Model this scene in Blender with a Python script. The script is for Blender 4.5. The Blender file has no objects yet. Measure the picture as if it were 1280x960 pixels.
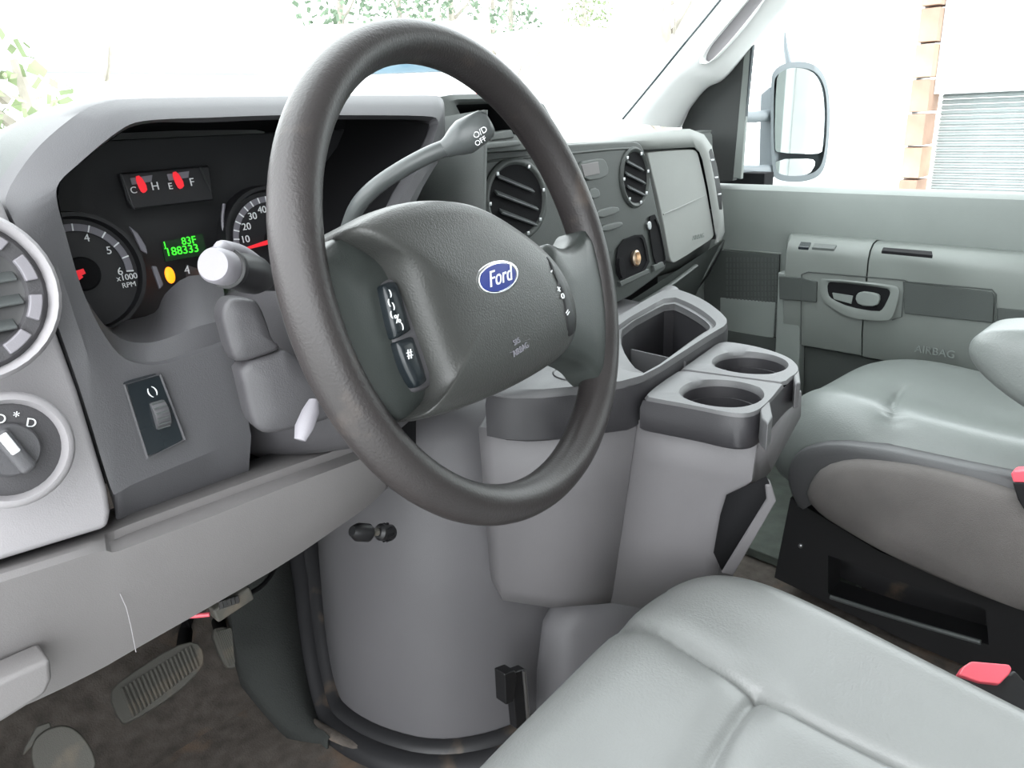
import bpy, math, random
from mathutils import Vector, Matrix
from math import sin, cos, pi, radians, sqrt, exp
random.seed(4)
S = bpy.context.scene
COL = S.collection

# ------------------------------------------------------------------ camera, sky, exposure
F = 960.0
CAM = Vector((-.9, 0, .85))
yaw, pit, rol = radians(45), radians(-19.1), radians(-2.3)
fw = Vector((sin(yaw)*cos(pit), cos(yaw)*cos(pit), sin(pit)))
r0 = Vector((cos(yaw), -sin(yaw), 0)); u0 = r0.cross(fw)
rt = r0*cos(rol)+u0*sin(rol); up = -r0*sin(rol)+u0*cos(rol)
cam = bpy.data.cameras.new('camera'); co = bpy.data.objects.new('camera', cam); COL.objects.link(co)
cam.sensor_width = 36; cam.lens = F/1280*36; cam.clip_start = .02; cam.clip_end = 200
m = Matrix.Identity(4)
for i in range(3):
    m[i][0] = rt[i]; m[i][1] = up[i]; m[i][2] = -fw[i]; m[i][3] = CAM[i]
co.matrix_world = m
S.camera = co

W = bpy.data.worlds.new('sky'); S.world = W; W.use_nodes = True
nt = W.node_tree; bg = nt.nodes['Background']
tc = nt.nodes.new('ShaderNodeTexCoord'); nz = nt.nodes.new('ShaderNodeTexNoise'); nz.inputs['Scale'].default_value = 1.6
rp = nt.nodes.new('ShaderNodeValToRGB')
rp.color_ramp.elements[0].color = (.86, .92, .96, 1); rp.color_ramp.elements[1].color = (1, 1, 1, 1)
nt.links.new(tc.outputs['Generated'], nz.inputs['Vector']); nt.links.new(nz.outputs['Fac'], rp.inputs['Fac'])
nt.links.new(rp.outputs['Color'], bg.inputs['Color'])
bg.inputs['Strength'].default_value = 2.0
S.view_settings.view_transform = 'Standard'; S.view_settings.look = 'None'
S.view_settings.gamma = 1; S.view_settings.use_curve_mapping = False
S.view_settings.exposure = 1.75

# ------------------------------------------------------------------ helpers
def ray(px, py): return fw + rt*((px-640)/F) - up*((py-480)/F)
def at(px, py, **k):
    d = ray(px, py); n, v = list(k.items())[0]; i = 'xyz'.index(n)
    return CAM + d*((v-CAM[i])/d[i])
class Plane:
    def __init__(s, p, n): s.p = Vector(p); s.n = Vector(n).normalized()
    def on(s, px, py, h=0):
        d = ray(px, py); q = s.p + s.n*h
        return CAM + d*((q-CAM).dot(s.n)/d.dot(s.n))
    def many(s, pts, h=0): return [s.on(a, b, h) for a, b in pts]

def material(name, col, rough=.6, metal=0, grain=0, gscale=900, var=.06, vscale=6, coat=0, emit=None, estr=1, spec=.5, dirt=None, dscale=7, dthr=.6):
    M = bpy.data.materials.new(name); M.use_nodes = True; t = M.node_tree; b = t.nodes['Principled BSDF']
    b.inputs['Roughness'].default_value = rough; b.inputs['Metallic'].default_value = metal
    b.inputs['Specular IOR Level'].default_value = spec
    c = t.nodes.new('ShaderNodeTexCoord')
    n = t.nodes.new('ShaderNodeTexNoise'); n.inputs['Scale'].default_value = vscale; n.inputs['Detail'].default_value = 5
    t.links.new(c.outputs['Object'], n.inputs['Vector'])
    r = t.nodes.new('ShaderNodeValToRGB')
    r.color_ramp.elements[0].position = .3; r.color_ramp.elements[1].position = .7
    r.color_ramp.elements[0].color = tuple(x*(1-var) for x in col)+(1,)
    r.color_ramp.elements[1].color = tuple(min(1, x*(1+var)) for x in col)+(1,)
    t.links.new(n.outputs['Fac'], r.inputs['Fac']); out = r.outputs['Color']
    if dirt:
        n2 = t.nodes.new('ShaderNodeTexNoise'); n2.inputs['Scale'].default_value = dscale; n2.inputs['Detail'].default_value = 8
        t.links.new(c.outputs['Object'], n2.inputs['Vector'])
        r2 = t.nodes.new('ShaderNodeValToRGB'); r2.color_ramp.elements[0].position = dthr; r2.color_ramp.elements[1].position = dthr+.12
        t.links.new(n2.outputs['Fac'], r2.inputs['Fac'])
        mx = t.nodes.new('ShaderNodeMixRGB'); mx.inputs['Color2'].default_value = tuple(dirt)+(1,)
        t.links.new(r2.outputs['Color'], mx.inputs['Fac']); t.links.new(out, mx.inputs['Color1']); out = mx.outputs['Color']
    t.links.new(out, b.inputs['Base Color'])
    if grain:
        g = t.nodes.new('ShaderNodeTexNoise'); g.inputs['Scale'].default_value = gscale; g.inputs['Detail'].default_value = 2
        t.links.new(c.outputs['Object'], g.inputs['Vector'])
        bp = t.nodes.new('ShaderNodeBump'); bp.inputs['Strength'].default_value = grain; bp.inputs['Distance'].default_value = .001
        t.links.new(g.outputs['Fac'], bp.inputs['Height']); t.links.new(bp.outputs['Normal'], b.inputs['Normal'])
    if coat: b.inputs['Coat Weight'].default_value = coat
    if emit:
        b.inputs['Emission Color'].default_value = tuple(emit)+(1,); b.inputs['Emission Strength'].default_value = estr
    return M

M = {}
M['bezel'] = material('charcoal_trim', (0.068, 0.067, 0.072), .55, grain=.25)
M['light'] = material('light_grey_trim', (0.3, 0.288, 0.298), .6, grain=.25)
M['knee'] = material('warm_grey_panel', (0.165, 0.157, 0.157), .6, grain=.2, dirt=(.145, .135, .115), dthr=.66)
M['dash'] = material('dash_plastic', (0.08, 0.088, 0.084), .55, grain=.3)
M['stack'] = material('stack_plastic', (0.041, 0.047, 0.044), .5, grain=.3)
M['glove'] = material('glovebox_plastic', (0.26, 0.272, 0.26), .6, grain=.25)
M['black'] = material('black_plastic', (.012, .012, .013), .4)
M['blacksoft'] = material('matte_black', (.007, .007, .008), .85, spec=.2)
M['face'] = material('gauge_face', (.012, .012, .014), .5)
M['facegrey'] = material('gauge_surround', (0.02, 0.021, 0.023), .5)
M['ring'] = material('gauge_ring', (.17, .165, .19), .4)
M['print'] = material('white_print', (.75, .77, .78), .5)
M['red'] = material('red_needle', (.8, .02, .03), .4, emit=(1, .03, .05), estr=.12)
M['green'] = material('green_lcd_digits', (.05, .9, .05), .5, emit=(.05, 1, .02), estr=.35)
M['greenbg'] = material('lcd_glass', (.004, .03, .006), .3)
M['amber'] = material('amber_lamp', (1, .3, .0), .5, emit=(1, .25, .01), estr=.6)
M['wheel'] = material('wheel_leather', (0.027, 0.0235, 0.0235), .42, grain=.3, gscale=500, var=.12, vscale=14, dirt=(.06, .048, .042), dscale=20, dthr=.62)
M['pad'] = material('horn_pad', (0.043, 0.044, 0.042), .36, spec=.4, grain=.35, gscale=700, var=.06, vscale=18)
M['spoke'] = material('spoke_plastic', (0.032, 0.037, 0.035), .36, grain=.2)
M['shroud'] = material('column_plastic', (0.058, 0.056, 0.06), .5, grain=.25)
M['stalkgrey'] = material('lever_plastic', (0.075, 0.082, 0.082), .35, grain=.1)
M['knobgrey'] = material('stalk_cap', (0.22, 0.21, 0.23), .5, grain=.1)
M['switch'] = material('switch_black', (.010, .014, .017), .25)
M['blue'] = material('emblem_blue', (.010, .025, .20), .4, spec=.3)
M['chrome'] = material('chrome', (.8, .8, .82), .15, metal=1, var=0)
M['satin'] = material('satin_metal', (.45, .46, .47), .35, metal=1)
M['cover'] = material('engine_cover_vinyl', (0.116, 0.113, 0.119), .55, grain=.2, dirt=(.115, .105, .10), dscale=5, dthr=.66)
M['seal'] = material('seal_rubber', (0.02, 0.02, 0.022), .5, dirt=(.10, .075, .055), dscale=14, dthr=.58)
M['carpet'] = material('floor_rubber', (0.098, 0.084, 0.073), .9, grain=1, gscale=350, var=.32, vscale=45, dirt=(.17, .115, .08), dscale=11, dthr=.60)
M['carpetgreen'] = material('side_carpet', (0.1, 0.115, 0.1), .95, grain=1, gscale=400, var=.2, vscale=30)
M['darkcarpet'] = material('dark_carpet', (.03, .033, .031), .95, grain=1, gscale=400, var=.2)
M['console'] = material('console_plastic', (0.138, 0.133, 0.138), .55, grain=.2)
M['consoletop'] = material('console_top_plastic', (0.098, 0.098, 0.101), .45, grain=.25)
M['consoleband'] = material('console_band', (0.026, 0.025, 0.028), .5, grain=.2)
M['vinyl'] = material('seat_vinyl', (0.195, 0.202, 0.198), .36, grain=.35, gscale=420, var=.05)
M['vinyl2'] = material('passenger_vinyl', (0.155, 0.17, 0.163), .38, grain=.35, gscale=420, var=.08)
M['cloth'] = material('seat_side_cloth', (0.13, 0.12, 0.115), .9, grain=.8, gscale=700, var=.14, vscale=12)
M['seatside'] = material('seat_side_vinyl', (0.075, 0.075, 0.078), .5, grain=.35, gscale=420)
M['stitch'] = material('seam_thread', (0.1, 0.105, 0.1), .7)
M['door'] = material('door_trim', (0.19, 0.212, 0.2), .55, grain=.3)
M['doorarm'] = material('door_armrest', (0.165, 0.182, 0.17), .42, grain=.2)
M['grille'] = material('grille_mesh', (.065, .074, .07), .6)
M['doordark'] = material('door_insert', (0.05, 0.058, 0.054), .7, grain=.5)
M['doorblack'] = material('sail_plastic', (0.03, 0.033, 0.032), .5, grain=.3)
M['pillar'] = material('pillar_trim', (0.74, 0.75, 0.74), .55, grain=.2)
M['roof'] = material('headliner', (.5, .5, .49), .9)
M['rubber'] = material('window_rubber', (.02, .03, .035), .5)
M['redtop'] = material('buckle_red', (0.85, 0.12, 0.16), .35)
M['pedal'] = material('pedal_rubber', (0.08, 0.077, 0.067), .7, grain=.4, dirt=(.13, .11, .085), dscale=25, dthr=.55)
M['mirror'] = material('mirror_glass', (.85, .87, .88), .02, metal=1, var=0)
M['mirrorcase'] = material('mirror_case', (0.19, 0.21, 0.225), .5)
M['brass'] = material('outlet_metal', (.62, .5, .38), .3, metal=1)

def glass(name, tint, gl=.06):
    m_ = bpy.data.materials.new(name); m_.use_nodes = True; t = m_.node_tree; t.nodes.clear()
    o = t.nodes.new('ShaderNodeOutputMaterial'); mx = t.nodes.new('ShaderNodeMixShader'); tr = t.nodes.new('ShaderNodeBsdfTransparent')
    g = t.nodes.new('ShaderNodeBsdfGlossy'); lw = t.nodes.new('ShaderNodeFresnel'); lw.inputs['IOR'].default_value = 1.10
    tr.inputs['Color'].default_value = tuple(tint)+(1,); g.inputs['Roughness'].default_value = .02
    t.links.new(lw.outputs[0], mx.inputs[0]); t.links.new(tr.outputs[0], mx.inputs[1]); t.links.new(g.outputs[0], mx.inputs[2]); t.links.new(mx.outputs[0], o.inputs[0])
    return m_
M['glass'] = glass('window_glass', (.93, .97, .96))

def link(o, parent):
    COL.objects.link(o)
    if parent:
        o.parent = parent
        pm = Matrix.Identity(4); q = parent
        pm = WORLD[parent.name]
        o.matrix_parent_inverse = pm.inverted()
    WORLD[o.name] = Matrix.Translation(o.location)
WORLD = {}
def mk(name, V, Fc, mat, parent=None, smooth=35, bevel=0, seg=2, sub=0, solid=0, label=None):
    V = [Vector(v) for v in V]
    c = sum(V, Vector())/len(V)
    me = bpy.data.meshes.new(name); me.from_pydata([v-c for v in V], [], Fc); me.update()
    import bmesh
    b = bmesh.new(); b.from_mesh(me); bmesh.ops.remove_doubles(b, verts=b.verts, dist=1e-6)
    bmesh.ops.recalc_face_normals(b, faces=b.faces); b.to_mesh(me); b.free()
    me.materials.append(M[mat])
    if smooth:
        for p in me.polygons: p.use_smooth = True
        if smooth < 180: me.set_sharp_from_angle(angle=radians(smooth))
    o = bpy.data.objects.new(name, me); o.location = c
    if solid:
        md = o.modifiers.new('solid', 'SOLIDIFY'); md.thickness = solid; md.offset = 0
    if bevel:
        md = o.modifiers.new('bevel', 'BEVEL'); md.width = bevel; md.segments = seg; md.limit_method = 'ANGLE'; md.angle_limit = radians(30); md.harden_normals = False
        for p in me.polygons: p.use_smooth = True
        me.set_sharp_from_angle(angle=radians(180))
        w = o.modifiers.new('wn', 'WEIGHTED_NORMAL')
    if sub:
        md = o.modifiers.new('sub', 'SUBSURF'); md.levels = sub; md.render_levels = sub
    if label: o['label'] = label
    link(o, parent)
    return o
def tag(o, label, cat, group=None):
    o['label'] = label; o['category'] = cat
    if group: o['group'] = group
    return o
def struct(o): o['kind'] = 'structure'; return o
def thing(name, label, cat, loc, group=None, kind=None):
    o = bpy.data.objects.new(name, None); o.location = Vector(loc); o.empty_display_size = .05
    COL.objects.link(o); WORLD[o.name] = Matrix.Translation(o.location)
    if kind: o['kind'] = kind
    if label: o['label'] = label
    if cat: o['category'] = cat
    if group: o['group'] = group
    return o
def ch(L, k=2, closed=True):
    L = [Vector(p) for p in L]
    for _ in range(k):
        N = []; n = len(L)
        if closed:
            for i in range(n):
                a, b = L[i], L[(i+1) % n]; N += [a*.75+b*.25, a*.25+b*.75]
        else:
            N.append(L[0])
            for i in range(n-1):
                a, b = L[i], L[i+1]; N += [a*.75+b*.25, a*.25+b*.75]
            N.append(L[-1])
        L = N
    return L
def cr(L, n=6):
    L = [Vector(p) for p in L]; out = []
    for i in range(len(L)-1):
        a = L[max(i-1, 0)]; b = L[i]; c = L[i+1]; d = L[min(i+2, len(L)-1)]
        for k in range(n):
            t = k/n
            out.append(.5*((2*b)+(c-a)*t+(2*a-5*b+4*c-d)*t*t+(3*b-a-3*c+d)*t**3))
    out.append(L[-1]); return out
def loft(name, loops, mat, parent=None, closed=True, cap0=False, cap1=False, **k):
    n = len(loops[0]); V = [p for L in loops for p in L]; Fc = []
    for i in range(len(loops)-1):
        for j in range(n if closed else n-1):
            a = i*n+j; b = i*n+(j+1) % n
            Fc.append((a, b, b+n, a+n))
    if cap0: Fc.append(tuple(range(n-1, -1, -1)))
    if cap1: Fc.append(tuple(range((len(loops)-1)*n, len(loops)*n)))
    return mk(name, V, Fc, mat, parent, **k)
def prism(name, pts, vec, mat, parent=None, bevel=.002, **k):
    vec = Vector(vec); A = [Vector(p) for p in pts]
    return loft(name, [A, [p+vec for p in A]], mat, parent, cap0=True, cap1=True, bevel=bevel, **k)
def box(name, c, s, mat, parent=None, bevel=.003, rot=None, **k):
    c = Vector(c); V = []
    for x in (-1, 1):
        for y in (-1, 1):
            for z in (-1, 1):
                v = Vector((x*s[0]/2, y*s[1]/2, z*s[2]/2))
                if rot is not None: v = rot @ v
                V.append(c+v)
    Fc = [(0, 1, 3, 2), (4, 6, 7, 5), (0, 4, 5, 1), (2, 3, 7, 6), (0, 2, 6, 4), (1, 5, 7, 3)]
    return mk(name, V, Fc, mat, parent, bevel=bevel, **k)
def tube(name, path, rad, mat, parent=None, n=14, closed=False, flat=1, caps=True, upv=None, **k):
    P = [Vector(p) for p in path]; L = []; prev = None
    for i, p in enumerate(P):
        if closed: t = P[(i+1) % len(P)]-P[i-1]
        else: t = P[min(i+1, len(P)-1)]-P[max(i-1, 0)]
        t.normalize()
        if prev is None:
            a = Vector(upv) if upv else Vector((0, 0, 1))
            if abs(a.dot(t)) > .95: a = Vector((1, 0, 0))
        else: a = prev
        a = (a-t*a.dot(t)).normalized(); prev = a; b = t.cross(a)
        r = rad[i] if isinstance(rad, (list, tuple)) else rad
        L.append([p+a*cos(2*pi*j/n)*r*flat+b*sin(2*pi*j/n)*r for j in range(n)])
    if closed: L.append(L[0])
    return loft(name, L, mat, parent, cap0=caps and not closed, cap1=caps and not closed, **k)
def frame(nrm, upv=(0, 0, 1)):
    n = Vector(nrm).normalized()
    if abs(n.dot(Vector(upv).normalized())) > .999: upv = (0, 1, 0)
    e1 = Vector(upv).cross(n).normalized(); return e1, n.cross(e1), n
def disc_loft(name, c, nrm, prof, mat, parent=None, n=40, sx=1, sy=1, cap=True, **k):
    "prof: list of (radius, height along normal)"
    e1, e2, nn = frame(nrm); c = Vector(c); L = []
    for r, h in prof:
        L.append([c+nn*h+e1*cos(2*pi*j/n)*r*sx+e2*sin(2*pi*j/n)*r*sy for j in range(n)])
    return loft(name, L, mat, parent, cap1=cap, **k)
def text(name, s, c, nrm, size, mat, parent, upv=(0, 0, 1), shear=0, depth=.0004, rot=0, sx=1):
    cu = bpy.data.curves.new(name, 'FONT'); cu.body = s; cu.size = size; cu.align_x = 'CENTER'; cu.align_y = 'CENTER'; cu.extrude = depth; cu.shear = shear
    o = bpy.data.objects.new(name, cu); COL.objects.link(o)
    me = bpy.data.meshes.new_from_object(o.evaluated_get(bpy.context.evaluated_depsgraph_get()))
    bpy.data.objects.remove(o)
    e1, e2, nn = frame(nrm, upv)
    if rot: e1, e2 = e1*cos(rot)+e2*sin(rot), -e1*sin(rot)+e2*cos(rot)
    V = [Vector(c)+e1*v.co.x*sx+e2*v.co.y+nn*v.co.z for v in me.vertices]
    return mk(name, V, [tuple(p.vertices) for p in me.polygons], mat, parent, smooth=0)
def grid(name, rows, mat, parent=None, n=6, solid=0, **k):
    R = [cr(r, n) for r in rows]
    C = [cr([R[i][j] for i in range(len(R))], n) for j in range(len(R[0]))]
    L = [[C[j][i] for j in range(len(C))] for i in range(len(C[0]))]
    return loft(name, L, mat, parent, closed=False, solid=solid, **k)
def V3(*a): return Vector(a)

# ------------------------------------------------------------------ cab shell (setting)
fl = thing('floor', None, None, (0, .3, 0), kind='structure')
mk('floor_pan', [(-1.0, -1.3, 0), (1.0, -1.3, 0), (1.0, 1.0, 0), (-1.0, 1.0, 0)], [(0, 1, 2, 3)], 'carpet', fl)
# toe board with a trodden lip
tb = []
for y, z in ((.98, .0), (1.03, .008), (1.09, .035), (1.2, .13), (1.32, .26), (1.36, .5)):
    tb.append([V3(x, y+.01*sin(x*9), z) for x in (-1.0, -.8, -.6, -.4, -.2, 0, .3, .6, 1.0)])
grid('toe_board', tb, 'carpet', fl)
tube('carpet_edge', cr([at(295, 800, z=.03), at(330, 850, z=.02), at(370, 890, z=.015), at(430, 925, z=.01), at(520, 950, z=.008), at(620, 935, z=.008)], 6), .009, 'carpet', fl, flat=.6)
box('side_carpet', (.62, .66, .012), (.5, .5, .02), 'carpetgreen', fl)
wf = struct(box('wall_front', (0, 1.42, .24), (2.1, .06, .96), 'blacksoft'))
wl = struct(box('wall_back', (0, -1.32, .7), (2.1, .04, 1.5), 'roof'))  # unseen rear wall, put in to shape the light inside the cab
struct(box('wall_left', (-1.02, .92, .33), (.05, .62, .7), 'light'))
wr = struct(box('wall_right', (.95, -.85, .62), (.05, .95, 1.6), 'door'))
struct(mk('ceiling', [(-1.0, -1.3, 1.42), (1.0, -1.3, 1.42), (1.0, .62, 1.42), (-1.0, .62, 1.42), (-1.0, -1.3, 1.46), (1.0, -1.3, 1.46), (1.0, .62, 1.46), (-1.0, .62, 1.46)],
          [(0, 1, 2, 3), (4, 5, 6, 7), (0, 1, 5, 4), (3, 2, 6, 7), (0, 3, 7, 4), (1, 2, 6, 5)], 'roof'))  # roof out of view, added to shape the cab light
struct(box('wall_kick', (.93, 1.16, .30), (.05, .50, .80), 'blacksoft'))
# windscreen
ws = []
for y, z, w in ((1.30, .80, .84), (1.05, 1.02, .82), (.85, 1.22, .79), (.68, 1.40, .75)):
    ws.append([V3(x*w, y-.10*x*x, z) for x in (-1, -.6, -.2, .2, .6, 1)])
g = grid('window_1', ws, 'glass'); struct(g)
# ------------------------------------------------------------------ A pillar trim, right
plf = [(780, 151), (800, 127), (824, 98), (850, 66), (880, 30), (906, -2), (940, -45), (1000, -120)]
plb = [(847, 160), (861, 134), (881, 110), (903, 98), (933, 63), (967, 21), (985, 0), (1040, -70)]
A = [at(x, y, x=.74) for x, y in plf]; B = [at(x, y, x=.79) for x, y in plb]
A = cr(A, 5); B = cr(B, 5)
L = []
for a, b in zip(A, B):
    mid = (a+b)/2; L.append([a+V3(.03, .05, .03), a, a*.8+b*.2+V3(-.02, 0, 0), mid+V3(-.028, 0, 0), b*.8+a*.2+V3(-.016, 0, 0), b, b+V3(.05, .02, 0)])
tr = struct(loft('trim_1', L, 'pillar', closed=False, smooth=60))
st = tube('trim_2', [a+V3(.002, .006, .004) for a in A], .0028, 'rubber', n=8); struct(st)
# mirrored left pillar (behind the camera's left edge)
L2 = [[V3(-p.x, p.y, p.z) for p in l] for l in L]
struct(loft('trim_3', L2, 'pillar', closed=False, smooth=60))
# grab handle on the pillar: raised rim round a finger well
gh = thing('grab_handle', 'white moulded grab handle on the right windscreen pillar', 'handle', at(915, 45, x=.75))
gp = Plane((.735, .93, 1.02), (-1, -.15, 0))
o1 = [(1003, -60), (965, -15), (935, 24), (905, 60), (882, 82), (872, 80), (880, 62), (900, 38), (930, 4), (965, -38), (990, -66)]
i1 = [(998, -55), (964, -12), (938, 27), (911, 58), (891, 78), (881, 76), (887, 60), (902, 42), (930, 8), (962, -30), (986, -60)]
lo = [ch(gp.many(o1, -.01)), ch(gp.many(o1, .010)), ch(gp.many([((a*.7+c*.3), (b*.7+d*.3)) for (a, b), (c, d) in zip(o1, i1)], .018)), ch(gp.many(i1, .012)), ch(gp.many(i1, .004))]
loft('handle_rim', lo, 'pillar', gh, smooth=80)
loft('finger_well', [ch(gp.many(i1, .005)), ch(gp.many(i1, .003))], 'light', gh, cap1=True, label='finger well with its shade coloured grey')  # shade of the recess is put into the grey of its floor

# ------------------------------------------------------------------ dashboard
da = thing('dashboard', 'grey moulded dashboard across the cab with hooded gauge opening, vents and glovebox', 'dashboard', (0, 1.0, .4))
PB = Plane((0, .62, .53), (0, -1, .2))            # instrument bezel face
dY = V3(0, .15, .01)
sec = [  # lower/outer chamfer edge, face edge, inner rim of the opening
    ((311, 590), (314, 545), (287, 428), 'c'), ((250, 614), (252, 570), (252, 440), 'c'), ((205, 632), (203, 590), (205, 455), 'c'),
    ((165, 648), (163, 607), (172, 454), 'c'), ((147, 656), (147, 616), (148, 442), 'c'), ((137, 615), (137, 606), (124, 408), 'c'),
    ((99, 490), (101, 490), (101, 357), 'v'), ((48, 350), (51, 350), (82, 292), 'v'), ((14, 276), (17, 276), (71, 250), 'v'), ((4, 248), (7, 247), (74, 228), 'v'),
    ((30, 202), (32, 203), (98, 205), 'v'), ((60, 168), (62, 170), (122, 184), 'v'), ((100, 136), (102, 139), (148, 164), 'v'), ((128, 125), (130, 128), (170, 153), 'v'), ((160, 121), (162, 124), (205, 149), 'v'),
    ((250, 119), (250, 122), (260, 147), 'v'), ((350, 118), (350, 121), (350, 144), 'v'), ((450, 117), (450, 120), (450, 144), 'v'), ((530, 117), (530, 120), (530, 145), 'v'),
    ((552, 118), (550, 121), (547, 150), 'v'), ((562, 135), (556, 138), (545, 165), 'v'), ((560, 190), (553, 190), (534, 195), 'v'), ((535, 235), (528, 235), (505, 240), 'v'), ((505, 300), (500, 300), (478, 300), 'v'), ((480, 380), (476, 380), (455, 370), 'v')]
pod = [(277, 346), (236, 345), (206, 368), (193, 391), (155, 401), (127, 405)]
R0, R1, R2, R3, R4 = [], [], [], [], []
for i, (a, b, c, kd) in enumerate(sec):
    pb = PB.on(*b); pc = PB.on(*c); pa = PB.on(*a)
    if kd == 'c': pa = PB.on(*a, -.028)
    else: pa = pa+V3(0, .03, 0)
    R0.append(pa); R1.append(pb); R2.append(pc)
    R3.append(pc+V3(0, .012, 0)+(pc-pb).normalized()*.004)
    if kd == 'c':
        R4.append(at(*pod[i], y=(.70, .70, .72, .75, .77, .78)[i]))
    else: R4.append(pc+dY)
R3[:6] = [R2[i]*.75+R4[i]*.25+V3(0, -.003, .006) for i in range(6)]
RM = [a*.5+b*.5+V3(0, -.004, 0) for a, b in zip(R1, R2)]
R2b = [p+V3(0, .006, 0)+(p-q).normalized()*.0015 for p, q in zip(R2, R1)]
for i in range(9, 22):
    R1[i] = R1[i]+(R1[i]-CAM)*.035; R0[i] = R0[i]+(R0[i]-CAM)*.07
RM = [a*.5+b*.5+V3(0, -.004, 0) for a, b in zip(R1, R2)]
loft('instrument_hood', [cr(r, 3) for r in (R0, R1, RM, R2, R2b, R3, R4)], 'bezel', da, closed=False, smooth=32)
# left side of the pod that carries the column cut-out
mk('column_cutout', [R4[0], R2[0], R1[0], R0[0], R0[0]+V3(.01, .16, 0), R4[0]+V3(.01, .10, 0)], [(0, 1, 2, 3, 4, 5)], 'bezel', da)
# black lining of the visor, inside the opening
vi = [p+V3(0, -.135, 0) for p in R4[6:]]; vi = [p*.5+q*.5+V3(0, .012, 0) for p, q in zip(vi, R3[6:])]
c0 = sum(R4[6:], Vector())/len(R4[6:])
loft('visor_lining', [[p+(c0-p).normalized()*.0015 for p in R3[6:]], [p+V3(0, .02, 0)+(c0-p).normalized()*.003 for p in R4[6:]], [p+V3(0, .055, 0)+(c0-p)*.45 for p in R4[6:]]], 'blacksoft', da, closed=False, label='black lining inside the gauge hood')
# hood and dash top running forward to the glass
tp_ = cr(R0[9:20], 3)
loft('hood_top', [tp_, [p+V3(0, .1, 0) for p in tp_], [p+V3(0, .3, -.02) for p in tp_], [V3(p.x, 1.3, .78) for p in tp_]], 'dash', da, closed=False, smooth=40)
mk('hood_side', [V3(-.235, .69, .86), V3(-.235, .95, .84), V3(-.235, .95, .6), V3(-.26, .69, .6)], [(0, 1, 2, 3)], 'dash', da, solid=.006)
# left end panel with vent and lamp switch
ep = [(-150, 300), (-60, 262), (-10, 238), (3, 250), (14, 276), (48, 350), (99, 490), (136, 612), (140, 640), (137, 661), (0, 703), (-120, 742)]
prism('end_panel', PB.many(ep, .002), (0, .05, 0), 'light', da, bevel=.006, seg=3, label='pale grey end panel')
mk('end_panel_top', [V3(-1.0, .68, .775), V3(-.765, .68, .775), V3(-.735, 1.3, .77), V3(-1.0, 1.3, .76)], [(0, 1, 2, 3)], 'light', da, solid=.01)
# knee panel
def kp(px, py, y): return at(px, py, y=y)
rows = []
tops = [(-130, 752), (0, 712), (70, 690), (128, 671), (137, 668), (160, 657), (250, 624), (350, 588), (430, 560), (475, 543), (500, 536)]
g1 = [(-130, 760), (0, 720), (70, 698), (128, 680), (137, 679), (160, 668), (250, 634), (350, 598), (430, 570), (475, 553), (500, 546)]
g2 = [(-130, 770), (0, 728), (70, 706), (128, 688), (142, 692), (165, 683), (250, 652), (350, 612), (430, 582), (475, 565), (498, 556)]
mid = [(-130, 850), (0, 800), (70, 775), (128, 750), (145, 745), (175, 735), (260, 700), (360, 655), (435, 618), (470, 595), (492, 580)]
bot = [(-130, 950), (0, 893), (62, 866), (128, 833), (150, 820), (185, 800), (270, 752), (360, 700), (430, 652), (462, 630), (484, 608)]
ys = [(.625, .63, .63, .63, .63, .63, .63, .63, .63, .635, .64), (.610,)*3+(.612, .625)+(.630,)*5+(.635,), (.606,)*3+(.606, .606)+(.604,)*4+(.61, .62), (.612,)*9+(.62, .63), (.64,)*9+(.65, .66)]
for r, yy in zip((tops, g1, g2, mid, bot), ys): rows.append([kp(a, b, y) for (a, b), y in zip(r, yy)])
rows.append([p+V3(0, .05, .012) for p in rows[-1]])
rows.insert(0, [p+V3(0, .04, 0) for p in rows[0]])
loft('knee_panel', [ch(r, 1, False) for r in rows], 'knee', da, closed=False, smooth=28, solid=.003, label='warm grey lower knee panel with long pull ledge')
tube('scuff', [kp(150, 742, .6085), kp(158, 760, .606), kp(163, 780, .606), kp(170, 815, .612)], .00035, 'light', da, n=5, label='thin pale scratch')
lf = [(-40, 880), (0, 852), (64, 823), (66, 850), (58, 868), (40, 880), (0, 905), (-40, 925)]
prism('fuse_cover', [kp(a, b, .585) for a, b in lf], (0, .03, 0), 'knee', da, bevel=.004, label='small cover at the bottom of the knee panel')
# main dash body: middle and passenger side
xs = (-.235, -.15, 0, .2, .4, .6, .74, .775)
body = []
for i, x in enumerate(xs):
    e = .0 if x < .7 else (.02 if x < .76 else .06)
    body.append([V3(x, 1.34, .765), V3(x, 1.1, .795), V3(x, .955+e, .806), V3(x, .945+e, .800), V3(x, .94+e, .785), V3(x, .935+e, .7), V3(x, .93+e, .60), V3(x, .935+e, .54), V3(x, .97+e, .50), V3(x, 1.1, .47), V3(x, 1.3, .46)])
loft('dash_body', [cr(b, 4) for b in body], 'dash', da, closed=False, smooth=50)
# brow that wraps the passenger end
PG = Plane((.5, .92, .7), (0, -1, .05))
brow = [(700, 176), (760, 171), (830, 164), (862, 161), (880, 168), (890, 183), (897, 215), (904, 262), (906, 290), (902, 300)]
inb = [(700, 184), (760, 183), (808, 187), (868, 184), (874, 190), (878, 200), (885, 235), (893, 285), (895, 296), (893, 305)]
loft('passenger_brow', [[p+V3(0, .10, -.002) for p in PG.many(brow, .0)], PG.many(brow, .014), PG.many([((a+c)/2, (b+d)/2) for (a, b), (c, d) in zip(brow, inb)], .024), PG.many(inb, .016), PG.many(inb, -.01)], 'glove', da, closed=False, smooth=70)
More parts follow.
